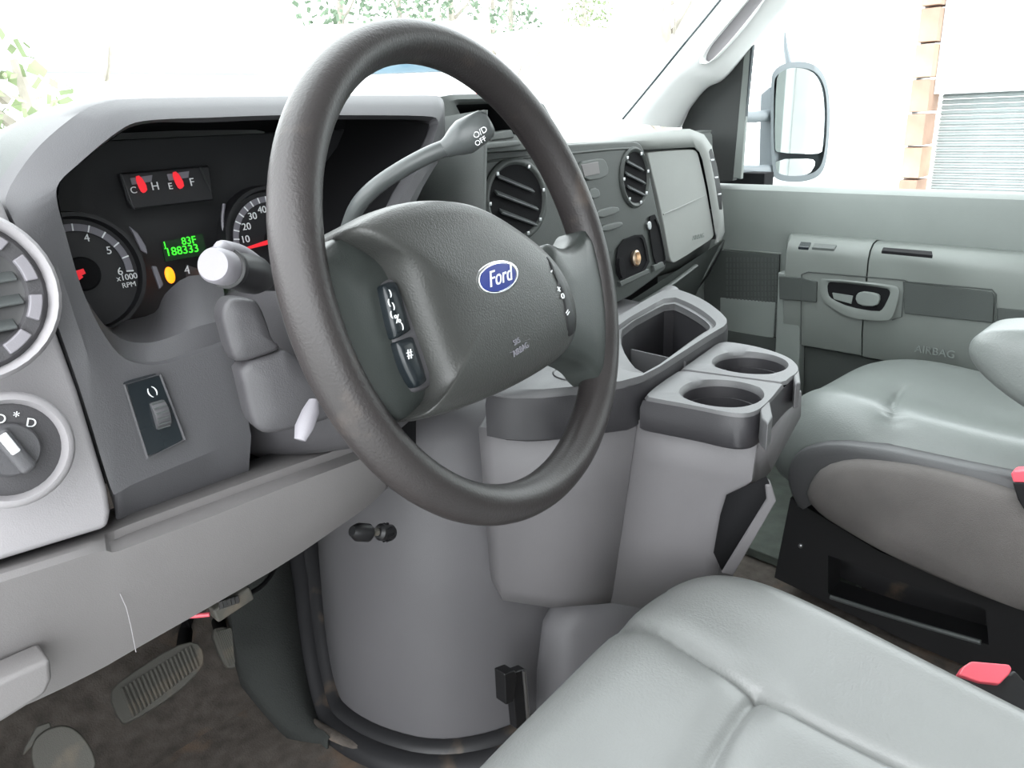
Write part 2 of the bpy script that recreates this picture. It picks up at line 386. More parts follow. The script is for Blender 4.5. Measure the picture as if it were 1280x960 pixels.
# glovebox
gb = prism('glovebox_door', ch(PG.many([(809, 192), (811, 190), (866, 186), (872, 189), (875, 200), (884, 240), (892, 285), (893, 296), (886, 302), (846, 328), (840, 329), (836, 318), (828, 270)], .012), 1), (0, .03, 0), 'glove', da, bevel=.004, label='pale grey glovebox door')
tube('glovebox_crease', [PG.on(829, 268, .0125), PG.on(850, 259, .0145), PG.on(880, 245, .0125)], .0016, 'glove', gb, n=8)
text('glovebox_lettering', 'AIRBAG', PG.on(873, 296, .0125), PG.n, .014, 'door', gb, rot=-.0)
# side vent on the passenger end
sv = PG.many([(886, 190), (890, 186), (896, 205), (902, 238), (903, 262), (899, 262), (893, 235)], .021)
prism('end_vent', sv, (0, .03, 0), 'black', da, bevel=.001, label='narrow black vent on the passenger end')
for (a, b) in ((890, 200), (895, 222), (899, 243)):
    box('vent_blade', PG.on(a, b, .022), (.014, .004, .004), 'satin', da, bevel=.001)
# radio and vent panel
PS = Plane((0, .885, .7), (0, -1, .08))
sp = [(587, 200), (593, 192), (610, 187), (700, 181), (790, 176), (800, 178), (806, 188), (817, 240), (830, 300), (834, 330), (830, 340), (775, 380), (700, 410), (640, 400), (608, 280)]
prism('stack_panel', ch(PS.many(sp, .012), 1), (0, .03, 0), 'stack', da, bevel=.004, seg=3, label='charcoal radio and vent panel')
rr = PS.many([(598, 212), (601, 205), (610, 201), (700, 193), (791, 184), (797, 190)], .0125)
tube('panel_rib', ch(rr, 2, False), .0022, 'stack', da, n=8)
def vent(px, py, wpx, hpx, pl, h):
    c = pl.on(px, py, h); e1, e2, nn = frame(pl.n)
    rx = (pl.on(px+wpx, py, h)-c).length; rz = (pl.on(px, py+hpx, h)-c).length
    R = rz
    v = disc_loft('air_vent', c, pl.n, [(R*1.16, -.004), (R*1.16, .002), (R*1.08, .005), (R, .004), (R*.95, .0005)], 'stack', da, sx=rx/rz, cap=False, smooth=50, label='round black air vent')
    disc_loft('vent_bowl', c, pl.n, [(R*.99, .0022), (R*.93, .0008), (R*.6, .0002), (.001, .0001)], 'blacksoft', v, sx=rx/rz)
    for k, dz in enumerate((-.5, .0, .5)):
        w = R*1.6*sqrt(1-dz*dz)*rx/rz
        rm = Matrix.Rotation(radians(20), 3, 'Y') @ Matrix.Rotation(radians(35), 3, 'X')
        box('vent_blade', c+nn*.001+e2*dz*R*.95, (w, .014, .0035), 'stalkgrey', v, rot=rm, bevel=.001)
    for a in (60, 10, -40, -75, 130, 180, 230):
        a = radians(a)
        box('vent_clip', c+nn*.0045+e1*cos(a)*R*1.0*rx/rz+e2*sin(a)*R*1.0, (.006, .003, .006), 'satin', v, bevel=.001)
    return v
vent(645, 250, 33, 45, PS, .013)
vent(793, 222, 15, 33, PS, .013)
for pts in ([(722, 203), (748, 198), (757, 199), (762, 214), (758, 222), (730, 227)], [(735, 237), (748, 234), (752, 246), (740, 250)], [(745, 263), (773, 257), (776, 266), (748, 274)], [(750, 283), (778, 276), (780, 283), (754, 291)], [(640, 320), (690, 312), (692, 330), (645, 338)]):
    prism('blanking_plate', ch(PS.many(pts, .018), 1), (0, .012, 0), 'dash', da, bevel=.002)
prism('display_window', PS.many([(727, 206), (748, 202), (750, 217), (731, 221)], .0195), (0, .004, 0), 'knee', da, bevel=.0008)
def pocket(name, pts, pl, h, depth, mat, inmat, lab=None, inset=.86):
    L = pl.many(pts, h); c = sum(L, Vector())/len(L); depth = -.0005  # no real depth; a flat black plate paints the shade inside
    inn = [c+(p-c)*inset for p in L]
    return loft(name, [ch(L, 1), ch([p+pl.n*.003 for p in L], 1), ch([p+pl.n*.003 for p in inn], 1), ch([p-pl.n*depth for p in inn], 1)], inmat, da, cap1=True, smooth=40, label=lab)
pk = pocket('outlet_pocket', [(772, 302), (800, 291), (806, 300), (812, 336), (776, 354), (768, 335)], PS, .0135, .02, 'stack', 'blacksoft', 'flat black plate painting the shaded recess round the power outlet')
prism('pocket_sill', PS.many([(775, 352), (811, 336), (812, 341), (777, 358)], .018), (0, .01, 0), 'dash', da, bevel=.001)
disc_loft('power_outlet', PS.on(794, 323, .016), PS.n, [(.0155, -.004), (.0155, .004), (.0125, .006), (.0115, .003), (.010, -.001), (.0005, -.0015)], 'brass', da, sx=.8, label='round metal power outlet')
prism('outlet_cap', ch(PS.many([(773, 324), (780, 321), (783, 346), (777, 349)], .022), 1), (0, .01, 0), 'blacksoft', da, bevel=.001)
pocket('coin_slot', [(808, 272), (820, 267), (832, 326), (829, 332), (818, 336)], PS, .0135, .02, 'stack', 'blacksoft', 'tall coin slot, its inner shade painted as a flat black plate')
prism('pocket_sill', PS.many([(817, 332), (829, 327), (831, 333), (819, 339)], .018), (0, .008, 0), 'dash', da, bevel=.001)
prism('slot_stud', ch(PS.many([(809, 278), (814, 276), (815, 286), (811, 288)], .018), 1), (0, .01, 0), 'satin', da, bevel=.001)
# lower valance under the stack with pull ledge
lv = []
for pts, y in (([(640, 404), (700, 414), (775, 383), (840, 342), (904, 300)], .905), ([(640, 430), (700, 440), (778, 410), (845, 362), (895, 315)], .92), ([(640, 460), (705, 455), (790, 440), (842, 385), (880, 345)], .95), ([(640, 480), (705, 500), (790, 470), (835, 420), (865, 380)], 1.0)):
    lv.append([at(a, b, y=y) for a, b in pts])
grid('lower_valance', lv, 'stack', da)
tube('valance_rib', cr([at(790, 385, y=.90), at(835, 358, y=.90), at(870, 332, y=.905)], 5), .006, 'dash', da, flat=.6)
mk('kick_side', [at(880, 345, y=.96), at(905, 300, y=.95), at(895, 330, y=1.0), at(845, 395, y=1.0), at(838, 400, y=.98)], [(0, 1, 2, 3, 4)], 'dash', da, solid=.006)
# top cubby in the centre
PC = Plane((0, .83, .85), (0, -1, .15))
oc = [(551, 121), (566, 118), (640, 117), (662, 119), (680, 131), (692, 152), (699, 171), (702, 184), (640, 188), (585, 192), (560, 196), (546, 190)]
ic = [(570, 132), (576, 129), (635, 127), (648, 129), (655, 138), (662, 148), (668, 160), (672, 168), (640, 168), (612, 169), (594, 170), (584, 160)]
md = [((a*.45+c*.55), (b*.45+d*.55)) for (a, b), (c, d) in zip(oc, ic)]
loft('cubby_frame', [[p+V3(0, .25, -.03) for p in PC.many(oc)], [p+V3(0, .02, 0) for p in PC.many(oc)], PC.many(oc, .002), PC.many(md, .006), PC.many(ic, .0), [p+V3(0, .10, -.01) for p in PC.many(ic)]], 'dash', da, smooth=50, label='open storage cubby on the dash centre')
c_ = PC.many(ic)
loft('cubby_well', [[p+V3(0, .004, 0) for p in c_], [p+V3(0, .16, -.02) for p in c_]], 'blacksoft', da, cap1=True, smooth=30, label='black inside of the cubby')
prism('cubby_lip', PC.many([(617, 166), (640, 162), (644, 172), (614, 176)], .008), (0, .02, 0), 'dash', da, bevel=.002)
prism('cubby_lip', PC.many([(603, 183), (612, 178), (650, 175), (653, 182), (600, 188)], .016), (0, .03, 0), 'dash', da, bevel=.003)
# dimmer switch
sw = prism('dimmer_plate', ch(PB.many([(157, 483), (160, 479), (197, 469), (202, 470), (229, 546), (227, 552), (187, 571), (183, 568)], .0085), 1), (0, .01, 0), 'switch', da, bevel=.0012, label='black dimmer switch plate')
tube('plate_rim', PB.many([(156, 481), (200, 468), (231, 550), (184, 573)], .008), .0014, 'bezel', sw, n=6, closed=True)
dc = PB.on(199, 519, .0055)
disc_loft('dimmer_wheel', dc+V3(0, .004, 0), V3(1, 0, 0), [(.0005, -.006), (.013, -.006), (.0135, -.004), (.0135, .004), (.013, .006)], 'bezel', sw)
for k in range(9):
    a = radians(100+k*20)
    box('ridge', dc+V3(0, .004+.0138*cos(a), .0138*sin(a)), (.010, .0012, .0012), 'stalkgrey', sw, bevel=0, smooth=0)
text('lamp_symbol', '( )', PB.on(190, 489, .0092), PB.n, .009, 'print', sw, rot=.3)
# left vent
VL = Plane((-.8, .612, .7), (0, -1, .2))
vc = VL.on(-50, 370, .010)
v = disc_loft('air_vent', vc, VL.n, [(.0595, -.01), (.0595, .002), (.0565, .006), (.054, .004), (.052, -.006)], 'light', da, cap=False, smooth=60, label='round air vent on the far left panel')
disc_loft('vent_collar', vc, VL.n, [(.0525, -.005), (.049, -.001), (.040, -.001), (.038, -.004)], 'shroud', v, cap=False)
disc_loft('vent_bowl', vc, VL.n, [(.040, -.003), (.035, -.0055), (.001, -.006)], 'black', v)
e1, e2, nn = frame(VL.n)
for k in range(10):
    a0 = radians(k*36+4); L = []
    for hh in (-.002, .003):
        L.append([vc+nn*hh+(e1*cos(a0+t)+e2*sin(a0+t))*r for r, t in [(.0395, q*.1) for q in range(5)]+[(.0475, q*.1) for q in range(4, -1, -1)]])
    loft('collar_tab', L, 'knobgrey', v, cap1=True, bevel=.001)
for dz in (-.024, -.008, .008, .024): box('vent_blade', vc+e2*dz-nn*.003, (2*sqrt(.036**2-dz*dz), .010, .0025), 'stalkgrey', v, bevel=.001, rot=Matrix.Rotation(radians(30), 3, 'X'))
# headlamp switch
hc = VL.on(12, 562, .006)
hs = disc_loft('headlamp_switch', hc, VL.n, [(.0405, -.008), (.0405, .002), (.038, .006), (.035, .0065), (.033, .003), (.0315, -.002), (.018, -.005), (.017, -.005)], 'light', da, cap=True, smooth=50, label='round headlamp switch in pale ring')
disc_loft('dial_face', hc, VL.n, [(.032, -.0005), (.031, .0)], 'shroud', hs)
disc_loft('dial', hc, VL.n, [(.019, .0), (.018, .007), (.0165, .009)], 'bezel', hs)
box('knob', hc+nn*.014, (.011, .012, .034), 'bezel', hs, bevel=.0035, rot=Matrix.Rotation(radians(-20), 3, 'Y') @ Matrix.Rotation(radians(-11), 3, 'X'))
box('pointer', hc+nn*.0205+e2*.0065-e1*.0025, (.006, .003, .016), 'print', hs, bevel=.001, rot=Matrix.Rotation(radians(-20), 3, 'Y'))
for (a, b, s_) in ((20, 521, '*'), (39, 529, 'D'), (0, 524, 'O'), (17, 562, '=')):
    text('dial_symbol', s_, VL.on(a, b, .0075 if s_ != '=' else .018), VL.n, .009, 'print', hs, rot=-.4)

# ------------------------------------------------------------------ instrument cluster
ic_ = thing('instrument_cluster', 'black instrument cluster with lit green odometer under the gauge hood', 'gauges', (-.47, .80, .6))
PI = Plane((-.5, .795, .72), (0, -1, .18))
box('cluster_back', (-.46, .835, .71), (.46, .02, .27), 'facegrey', ic_, bevel=.002, rot=Matrix.Rotation(radians(-10), 3, 'X'))
def gauge(cx, cy, edge, arcs, name, lab):
    c = PI.on(cx, cy, .012); R = (PI.on(*edge, .012)-c).length
    e1, e2, nn = frame(PI.n)
    gph = disc_loft(name, c, PI.n, [(R*1.28, -.010), (R*1.22, .006), (R*1.14, .006), (R*1.1, -.002)], 'face', ic_, cap=True, smooth=50, label=lab)
    return gph, c, R, e1, e2, nn
def ringarc(name, c, e1, e2, nn, r0_, r1_, a0, a1, mat, par, h=0, n=40):
    A_ = [radians(a0+(a1-a0)*k/n) for k in range(n+1)]
    V = []
    for hh in (h, h+.0012):
        V.append([c+nn*hh+(e1*cos(a)+e2*sin(a))*r0_ for a in A_]+[c+nn*hh+(e1*cos(a)+e2*sin(a))*r1_ for a in A_[::-1]])
    return loft(name, V, mat, par, cap1=True, smooth=0)
gph, c, R, e1, e2, nn = gauge(101, 343, (167, 350), None, 'tachometer', 'round tachometer marked in thousands')
ringarc('scale_ring', c, e1, e2, nn, R*.86, R*1.0, -5, 215, 'ring', gph)
N6 = 6
for k in range(13):
    a = radians(212-k*217/12)
    L = [c+nn*.0016+(e1*cos(a+s)+e2*sin(a+s))*r for r, s in ((R*.86, .015), (R*1.0, .015), (R*1.0, -.015), (R*.86, -.015))]
    prism('tick', L, nn*.0006, 'print', gph, bevel=0, smooth=0)
for k in range(7):
    a = radians(212-k*217/6)
    text('digit', str(k), c+nn*.001+(e1*cos(a)+e2*sin(a))*R*.74, PI.n, R*.22, 'print', gph)
text('rpm_lettering', 'x1000', c+nn*.001+e1*R*.84-e2*R*.20, PI.n, R*.17, 'print', gph)
text('rpm_lettering', 'RPM', c+nn*.001+e1*R*.84-e2*R*.36, PI.n, R*.15, 'print', gph)
disc_loft('needle_hub', c, nn, [(R*.34, 0), (R*.34, .006), (R*.3, .008)], 'blacksoft', gph)
a = radians(210); L = [c+nn*.008+(e1*cos(a)+e2*sin(a))*R*.05+(e1*-sin(a)+e2*cos(a))*.002*s for s in (-1, 1)]+[c+nn*.008+(e1*cos(a)+e2*sin(a))*R*.85+(e1*-sin(a)+e2*cos(a))*.001*s for s in (1, -1)]
prism('needle', L, nn*.001, 'red', gph, bevel=0)
prism('needle_tip', [c+nn*.008+e1*(x*R)+e2*(y*R) for x, y in ((-.12, -.05), (0.04, .0), (.02, .1), (-.12, .08))], nn*.001, 'red', gph, bevel=0)
# speedometer
gph, c, R, e1, e2, nn = gauge(343, 300, (291, 296), None, 'speedometer', 'round speedometer with red needle at rest')
ringarc('scale_ring', c, e1, e2, nn, R*.87, R*1.0, -20, 200, 'ring', gph)
for k in range(19):
    a = radians(195-k*210/18)
    L = [c+nn*.0016+(e1*cos(a+s)+e2*sin(a+s))*r for r, s in ((R*.87, .015), (R*1.0, .015), (R*1.0, -.015), (R*.87, -.015))]
    prism('tick', L, nn*.0006, 'print', gph, bevel=0, smooth=0)
for k in range(10):
    a = radians(195-k*210/9)
    text('digit', str(k*10), c+nn*.001+(e1*cos(a)+e2*sin(a))*R*.72, PI.n, R*.22, 'print', gph)
a = radians(187); L = [c+nn*.008+(e1*cos(a)+e2*sin(a))*R*.0+(e1*-sin(a)+e2*cos(a))*.003*s for s in (-1, 1)]+[c+nn*.008+(e1*cos(a)+e2*sin(a))*R*.86+(e1*-sin(a)+e2*cos(a))*.0012*s for s in (1, -1)]
prism('needle', L, nn*.001, 'red', gph, bevel=0)
disc_loft('needle_hub', c, nn, [(R*.25, 0), (R*.25, .009), (R*.2, .011)], 'blacksoft', gph)
# upper small gauge window
gw = prism('small_gauge_window', PI.many([(150, 217), (262, 207), (268, 250), (166, 262)], .010), (0, .012, 0), 'face', ic_, bevel=.002, label='small window with temperature and fuel gauges')
for pth in ([(150, 217), (160, 250), (168, 262)], [(250, 209), (258, 228), (264, 240)]):
    tube('window_edge', PI.many(pth, .011), .0011, 'facegrey', gw, n=6)
for cx, cy, ls in ((181, 232, ('C', 'H')), (227, 227, ('E', 'F'))):
    prism('scale_bar', PI.many([(cx-19, cy-9), (cx+9, cy-13), (cx+8, cy-5), (cx-16, cy-1)], .0105), nn*.001, 'ring', gw, bevel=0)
    prism('needle', ch(PI.many([(cx-13, cy-11), (cx-6, cy-13), (cx+4, cy+4), (cx-1, cy+10), (cx-6, cy+7)], .0125), 1), nn*.001, 'red', gw, bevel=0)
    text('gauge_letter', ls[0], PI.on(cx-14, cy+6, .011), PI.n, .009, 'print', gw)
    text('gauge_letter', ls[1], PI.on(cx+13, cy+1, .011), PI.n, .011, 'print', gw)
ld = prism('odometer_display', PI.many([(201, 303), (252, 292), (258, 318), (206, 327)], .006), nn*.002, 'greenbg', ic_, bevel=0, label='dark display with lit green digits')
text('display_digits', '188333', PI.on(228, 313, .0085), PI.n, .0115, 'green', ld, depth=.0003)
text('display_digits', '83F', PI.on(236, 301, .0085), PI.n, .0105, 'green', ld, depth=.0003)
text('display_mark', 'J', PI.on(206, 306, .0085), PI.n, .008, 'green', ld, depth=.0003)
wl_ = disc_loft('warning_lamp', PI.on(212, 344, .006), PI.n, [(.0062, 0), (.006, .002), (.004, .003)], 'amber', ic_, sx=.75, sy=1.35, label='lit amber warning lamp')
text('belt_symbol', '4', PI.on(234, 338, .0065), PI.n, .012, 'print', ic_)
for pth in ([(160, 283), (171, 292), (181, 308), (183, 318), (175, 313), (168, 298)], [(188, 333), (194, 333), (203, 356), (198, 362)]):
    prism('surround_bar', PI.many(pth, .012), nn*.004, 'ring', ic_, bevel=.001)
tube('surround_arc', cr([PI.on(280, 255, .012), PI.on(278, 275, .012), PI.on(281, 295, .012), PI.on(287, 312, .012)], 4), .0017, 'ring', ic_, n=6)

# ------------------------------------------------------------------ steering column, stalk, wheel
WC = V3(-.4736, .4546, .7306); t_, y_ = .3033, .2144
WN = V3(sin(y_)*cos(t_), -cos(y_)*cos(t_), sin(t_))
WE1 = WN.cross(V3(0, 0, 1)).normalized()*-1; WE2 = WN.cross(WE1)
if WE2.z < 0: WE2 = -WE2
PW = Plane(WC, WN)
cl = thing('steering_column', 'grey two-piece shrouded steering column behind the wheel', 'steering column', WC-WN*.3)
def sect(d, hx, hup, hdn, drop=0, p=3.2, n=32):
    c = WC-WN*d-WE2*drop; out = []
    for k in range(n):
        a = 2*pi*k/n; ca, sa = cos(a), sin(a)
        x = abs(ca)**(2/p)*(1 if ca > 0 else -1)*hx; y = abs(sa)**(2/p)*(1 if sa > 0 else -1)*(hup if sa > 0 else hdn)
        out.append(c+WE1*x+WE2*y)
    return out
loft('column_shroud', [sect(.06, .03, .03, .03), sect(.062, .055, .045, .055), sect(.10, .062, .055, .095), sect(.17, .070, .062, .125), sect(.30, .074, .06, .125), sect(.36, .07, .05, .1)], 'shroud', cl, cap0=True, cap1=True, smooth=60)
def lpoly(name, pts, d, depth, mat, par, **k): return prism(name, ch(PW.many(pts, d), 1), WN*depth, mat, par, **k)
# turn signal stalk
sk = thing('turn_signal_stalk', 'black and grey turn signal stalk with round cap left of the wheel', 'stalk', at(330, 345, y=.50))
tipc = at(266, 331, y=.50); root = at(392, 362, y=.62)
ax = (root-tipc).normalized()
def skp(d, off=0): return tipc+ax*d
tube('cap', [tipc, tipc+ax*.003, tipc+ax*.016, tipc+ax*.019], [.0105, .0122, .0126, .0120], 'knobgrey', sk, n=28, smooth=50, label='pale grey round cap')
tube('collar', [skp(.018), skp(.019), skp(.024), skp(.026)], [.0125, .0142, .0142, .0130], 'black', sk, n=28)
tube('grip', [skp(.025), skp(.05), skp(.065), skp(.08)], [.0132, .0148, .0145, .011], 'black', sk, n=28, label='black grip with white symbols')
tube('shaft', [skp(.075), skp(.11), skp(.17)], [.011, .0085, .008], 'black', sk, n=16)
sp_ = [tipc+V3(0, 0, .009)+ax*0.006, tipc+V3(0, 0, .013)+ax*.022, skp(.05)+V3(0, 0, .013), skp(.085)+V3(0, 0, .006), skp(.12)+V3(0, 0, -.002)]
tube('top_shell', cr(sp_, 5), [.004]*4+[.0065]*12+[.005]*5, 'knobgrey', sk, n=12, label='pale grey shell along the top of the stalk')
sd = (CAM-skp(.04)).normalized()
text('wiper_symbol', 'O', skp(.040)+sd*.0150-V3(0, 0, .001), sd, .010, 'print', sk, shear=.2)
text('wiper_symbol', '-', skp(.033)+sd*.0150, sd, .010, 'print', sk, rot=1.5)
text('wiper_symbol', 'o', skp(.057)+sd*.0150-V3(0, 0, .006), sd, .008, 'print', sk)
# tilt lever
tl = tube('tilt_lever', [at(392, 500, y=.52), at(388, 515, y=.515), at(380, 535, y=.51), at(375, 550, y=.508)], [.004, .0075, .008, .005], 'knobgrey', n=12, flat=.6)
tag(tl, 'small pale tilt lever below the steering column', 'lever')
for a_, b_ in (((306, 490), (318, 527)),):
    tube('column_tab', [at(*a_, y=.60), at(312, 510, y=.597), at(*b_, y=.595)], [.002, .0026, .003], 'stalkgrey', cl, n=8)
# lower and upper shroud halves seen left of the rim
PK = Plane(at(330, 440, y=.56), (-.25, -1, .12))
up_s = [(275, 392), (283, 374), (296, 371), (318, 374), (326, 384), (334, 405), (340, 425), (351, 433), (345, 440), (297, 455), (288, 440), (281, 415)]
lo_s = [(297, 455), (345, 440), (352, 436), (362, 440), (372, 447), (405, 470), (440, 500), (432, 515), (400, 528), (370, 536), (340, 542), (325, 540), (314, 528), (305, 490)]
c0 = PK.many(up_s); 
def cushion(name, pts, pl, bulge, depth, mat, par, k=1, inset=.72):
    L = ch(pl.many(pts), k); c = sum(L, Vector())/len(L)
    return loft(name, [[p-pl.n*depth for p in L], [p-pl.n*.002 for p in L], [c+(p-c)*.96+pl.n*bulge*.35 for p in L], [c+(p-c)*inset+pl.n*bulge*.85 for p in L], [c+(p-c)*.35+pl.n*bulge for p in L]], mat, par, cap1=True, cap0=True, smooth=75)
cushion('upper_shroud', up_s, PK, .004, .03, 'shroud', cl, inset=.85)
cushion('lower_shroud', lo_s, PK, .005, .03, 'shroud', cl, inset=.85)
mk('column_gap_shade', [at(262, 360, y=.72), at(420, 330, y=.72), at(520, 420, y=.72), at(520, 560, y=.70), at(300, 620, y=.70)], [(0, 1, 2, 3, 4)], 'blacksoft', cl, label='black sheet painting the shade in the gap round the column')  # black sheet stands in for the shade between column and dash

# gear lever
gl = thing('gear_lever', 'long bent grey column gear lever with stubby knob behind the wheel', 'lever', at(430, 300, y=.60))
gpth = [at(430, 310, y=.60), at(436, 285, y=.59), at(447, 258, y=.575), at(468, 235, y=.56), at(500, 213, y=.545), at(535, 194, y=.53), at(562, 183, y=.52)]
gpth = cr(gpth, 5)
tube('lever_rod', gpth, .0072, 'stalkgrey', gl, n=14)
k0, k1 = at(555, 187, y=.522), at(612, 152, y=.498)
kp_ = [k0.lerp(k1, t) for t in (0, .12, .28, .45, .7, .92, 1.0)]
tube('lever_knob', kp_, [.0075, .009, .0125, .0150, .0140, .0125, .009], 'stalkgrey', gl, n=24, smooth=70)
sd = (CAM-kp_[4]).normalized()
text('knob_lettering', 'O/D', kp_[4]+sd*.0146-V3(0, 0, .004)+(k1-k0).normalized()*.004, sd, .007, 'print', gl, rot=.5)
text('knob_lettering', 'OFF', kp_[4]+sd*.0140-V3(0, 0, .011)+(k1-k0).normalized()*.004, sd, .006, 'print', gl, rot=.5)

sw_ = thing('steering_wheel', 'dark worn steering wheel with blue oval emblem on its grey hub', 'steering wheel', WC)
RR = .187; n = 120; L = []
for k in range(n+1):
    a = 2*pi*k/n; c = WC+(WE1*cos(a)+WE2*sin(a))*RR; o = (WE1*cos(a)+WE2*sin(a))
    L.append([c+o*cos(b)*.0160+WN*sin(b)*.0188 for b in [2*pi*j/22 for j in range(22)]])
loft('rim', L, 'wheel', sw_, smooth=180)
# hub: airbag pad
po = [(437, 287), (452, 272), (472, 261), (502, 251), (540, 248), (575, 252), (606, 264), (640, 285), (668, 306), (690, 328), (708, 358), (719, 395), (715, 425), (700, 447), (668, 470), (620, 495), (575, 513), (540, 523), (521, 524), (530, 515), (546, 498), (546, 480), (533, 445), (516, 398), (498, 345), (484, 320), (462, 305)]
def inset(pts, k, cx=590, cy=380): return [(cx+(a-cx)*k, cy+(b-cy)*k) for a, b in pts]
def lsm(L, it):
    for _ in range(it): L = [L[i-1]*.25+L[i]*.5+L[(i+1) % len(L)]*.25 for i in range(len(L))]
    return L
b0_ = ch(PW.many(po, .022), 2); bc_ = PW.on(590, 385, .022)
def pl_(k, h, it): return [bc_+(p-bc_)*k+WN*(h-.022) for p in lsm(b0_, it)]
pad = [pl_(.97, -.035, 0), pl_(1, .006, 0), pl_(.995, .016, 0), pl_(.983, .023, 0), pl_(.96, .0285, 1), pl_(.92, .0325, 4), pl_(.83, .0362, 15), pl_(.62, .039, 70), pl_(.3, .0402, 300), pl_(.1, .0406, 400)]
pd = loft('airbag_pad', pad, 'pad', sw_, cap0=True, cap1=True, smooth=75, label='grey padded airbag cover')
# spokes
ls = [(378, 312), (398, 312), (418, 298), (434, 290), (460, 306), (484, 322), (500, 350), (535, 450), (546, 480), (546, 498), (528, 520), (512, 528), (490, 525), (462, 505), (430, 470), (405, 430), (390, 385), (380, 345)]
cushion('left_spoke', ls, Plane(WC+WN*.004, WN), .010, .03, 'spoke', sw_)
rs = [(678, 300), (700, 311), (712, 309), (722, 300), (729, 284), (742, 288), (758, 335), (768, 395), (768, 450), (754, 482), (743, 472), (735, 460), (722, 452), (704, 446), (690, 430), (684, 350)]
cushion('right_spoke', rs, Plane(WC+WN*.007, WN), .006, .03, 'spoke', sw_, k=2, inset=.8)
# button pods
PB1 = Plane(WC+WN*.014, WN)
po1 = [(473, 360), (477, 352), (494, 345), (500, 350), (530, 425), (546, 470), (545, 480), (522, 491), (514, 489), (500, 465), (490, 430)]
bp1 = cushion('left_button_pod', po1, PB1, .005, .012, 'bezel', sw_)
b1 = [(478, 359), (481, 355), (490, 351), (496, 353), (512, 410), (513, 414), (496, 424), (492, 421)]
b2 = [(495, 429), (498, 426), (512, 420), (516, 422), (533, 474), (531, 479), (522, 485), (517, 482), (504, 458)]
PB2 = Plane(WC+WN*.0195, WN)
for pts, nm in ((b1, 'upper'), (b2, 'lower')):
    ob = cushion('button', pts, PB2, .0025, .006, 'switch', bp1)
for (a, b, s_, sz) in ((488, 366, ')', .0055), (486, 378, '(', .0055), (492, 382, ')', .0055), (489, 393, '(', .0055), (497, 399, '%', .008), (503, 407, ')', .0055), (512, 442, '#', .009)):
    text('button_symbol', s_, PB2.on(a, b, .0032), WN, sz, 'print', bp1, rot=-.1)
po2 = [(678, 322), (684, 318), (694, 330), (706, 355), (715, 385), (720, 405), (718, 418), (708, 424), (704, 410), (700, 380), (690, 345)]
bp2 = cushion('right_button_pod', po2, Plane(WC+WN*.034, WN), .004, .02, 'black', sw_)
for (a, b, s_) in ((689, 338, '-'), (699, 362, '+'), (703, 369, 'o'), (710, 391, '=')):
    text('button_symbol', s_, Plane(WC+WN*.034, WN).on(a, b, .0045), WN, .010, 'print', bp2, rot=.4)
# emblem
EC = PW.on(622, 347, .0398); 
el = .0265
em = disc_loft('emblem', EC, WN, [(el*1.12, -.003), (el*1.10, .0002), (el*1.0, .0012), (el*.93, .0012), (el*.90, .0006), (el*.5, .0008)], 'chrome', sw_, sy=.43, cap=True, smooth=50, label='blue oval emblem with chrome rim')
disc_loft('emblem_field', EC, WN, [(el*.92, .0006), (el*.90, .0012), (el*.4, .0016), (el*.05, .0017)], 'blue', em, sy=.41)
text('emblem_lettering', 'Ford', EC+WN*.0018, WN, el*.62, 'print', em, shear=.45, sx=1.0)
text('pad_lettering', 'SRS', PW.on(646, 427, .0402), WN, .006, 'ring', pd, rot=.08)
text('pad_lettering', 'AIRBAG', PW.on(651, 437, .0400), WN, .0065, 'ring', pd, rot=.08)
tube('pad_label_edge', PW.many([(638, 432), (662, 424), (661, 433), (637, 441)], .0388), .0004, 'ring', pd, n=5, closed=True)

# ------------------------------------------------------------------ engine cover
ec = thing('engine_cover', 'grey moulded engine cover bulging up from the floor between the footwells', 'engine cover', (0, .95, 0))
base = [(-.25, .628), (-.32, .648), (-.385, .695), (-.42, .77), (-.432, .84), (-.424, .89), (-.39, .965), (-.33, 1.06), (-.22, 1.34), (.36, 1.34), (.40, 1.15), (.42, .95), (.40, .78), (.33, .67), (.22, .628), (0, .618)]
L = []
for z, k in ((0, 1.0), (.03, .998), (.12, .985), (.25, .965), (.38, .94), (.46, .91), (.49, .87), (.50, .75), (.502, .3)):
    L.append(ch([V3(x*k, 1.0+(y-1.0)*k, z) for x, y in base], 2))
loft('cover_shell', L, 'cover', ec, cap1=True, smooth=60)
sl = ch([V3(x*1.01, 1.0+(y-1.0)*1.02, .012 if y < .90 else .012+(y-.90)*1.0) for x, y in base[:9]], 2, False)
tube('rubber_seal', sl, .017, 'seal', ec, flat=1.0, label='black rubber seal round the foot of the cover')
tube('seal_lip', [p+(p-V3(0, 1, p.z)).normalized()*.028-V3(0, 0, .008) for p in sl], .011, 'seal', ec, flat=.7)
lump = [(-.25, .61), (-.235, .575), (-.16, .54), (.1, .53), (.22, .56), (.22, .64), (-.1, .66), (-.25, .64)]
L = [ch([V3(x*k+.0, .60+(y-.60)*k, z) for x, y in lump], 2) for z, k in ((0, 1.0), (.1, .98), (.17, .93), (.21, .8), (.225, .5))]
loft('rear_step', L, 'cover', ec, cap1=True, smooth=60)
def outw(p, d, dz=0): return p+(p-V3(0, 1, p.z)).normalized()*d+V3(0, 0, dz)
loft('seal_skirt', [[outw(p, .008, .010) for p in sl], [outw(p, .030, .000) for p in sl], [outw(p, .045, -.010) for p in sl]], 'seal', ec, closed=False, solid=.003)
sl2 = [p for p in sl if .84 < p.y < 1.26]
def lw_(p): return max(.004, min(.10, (p.y-.85)*.75))
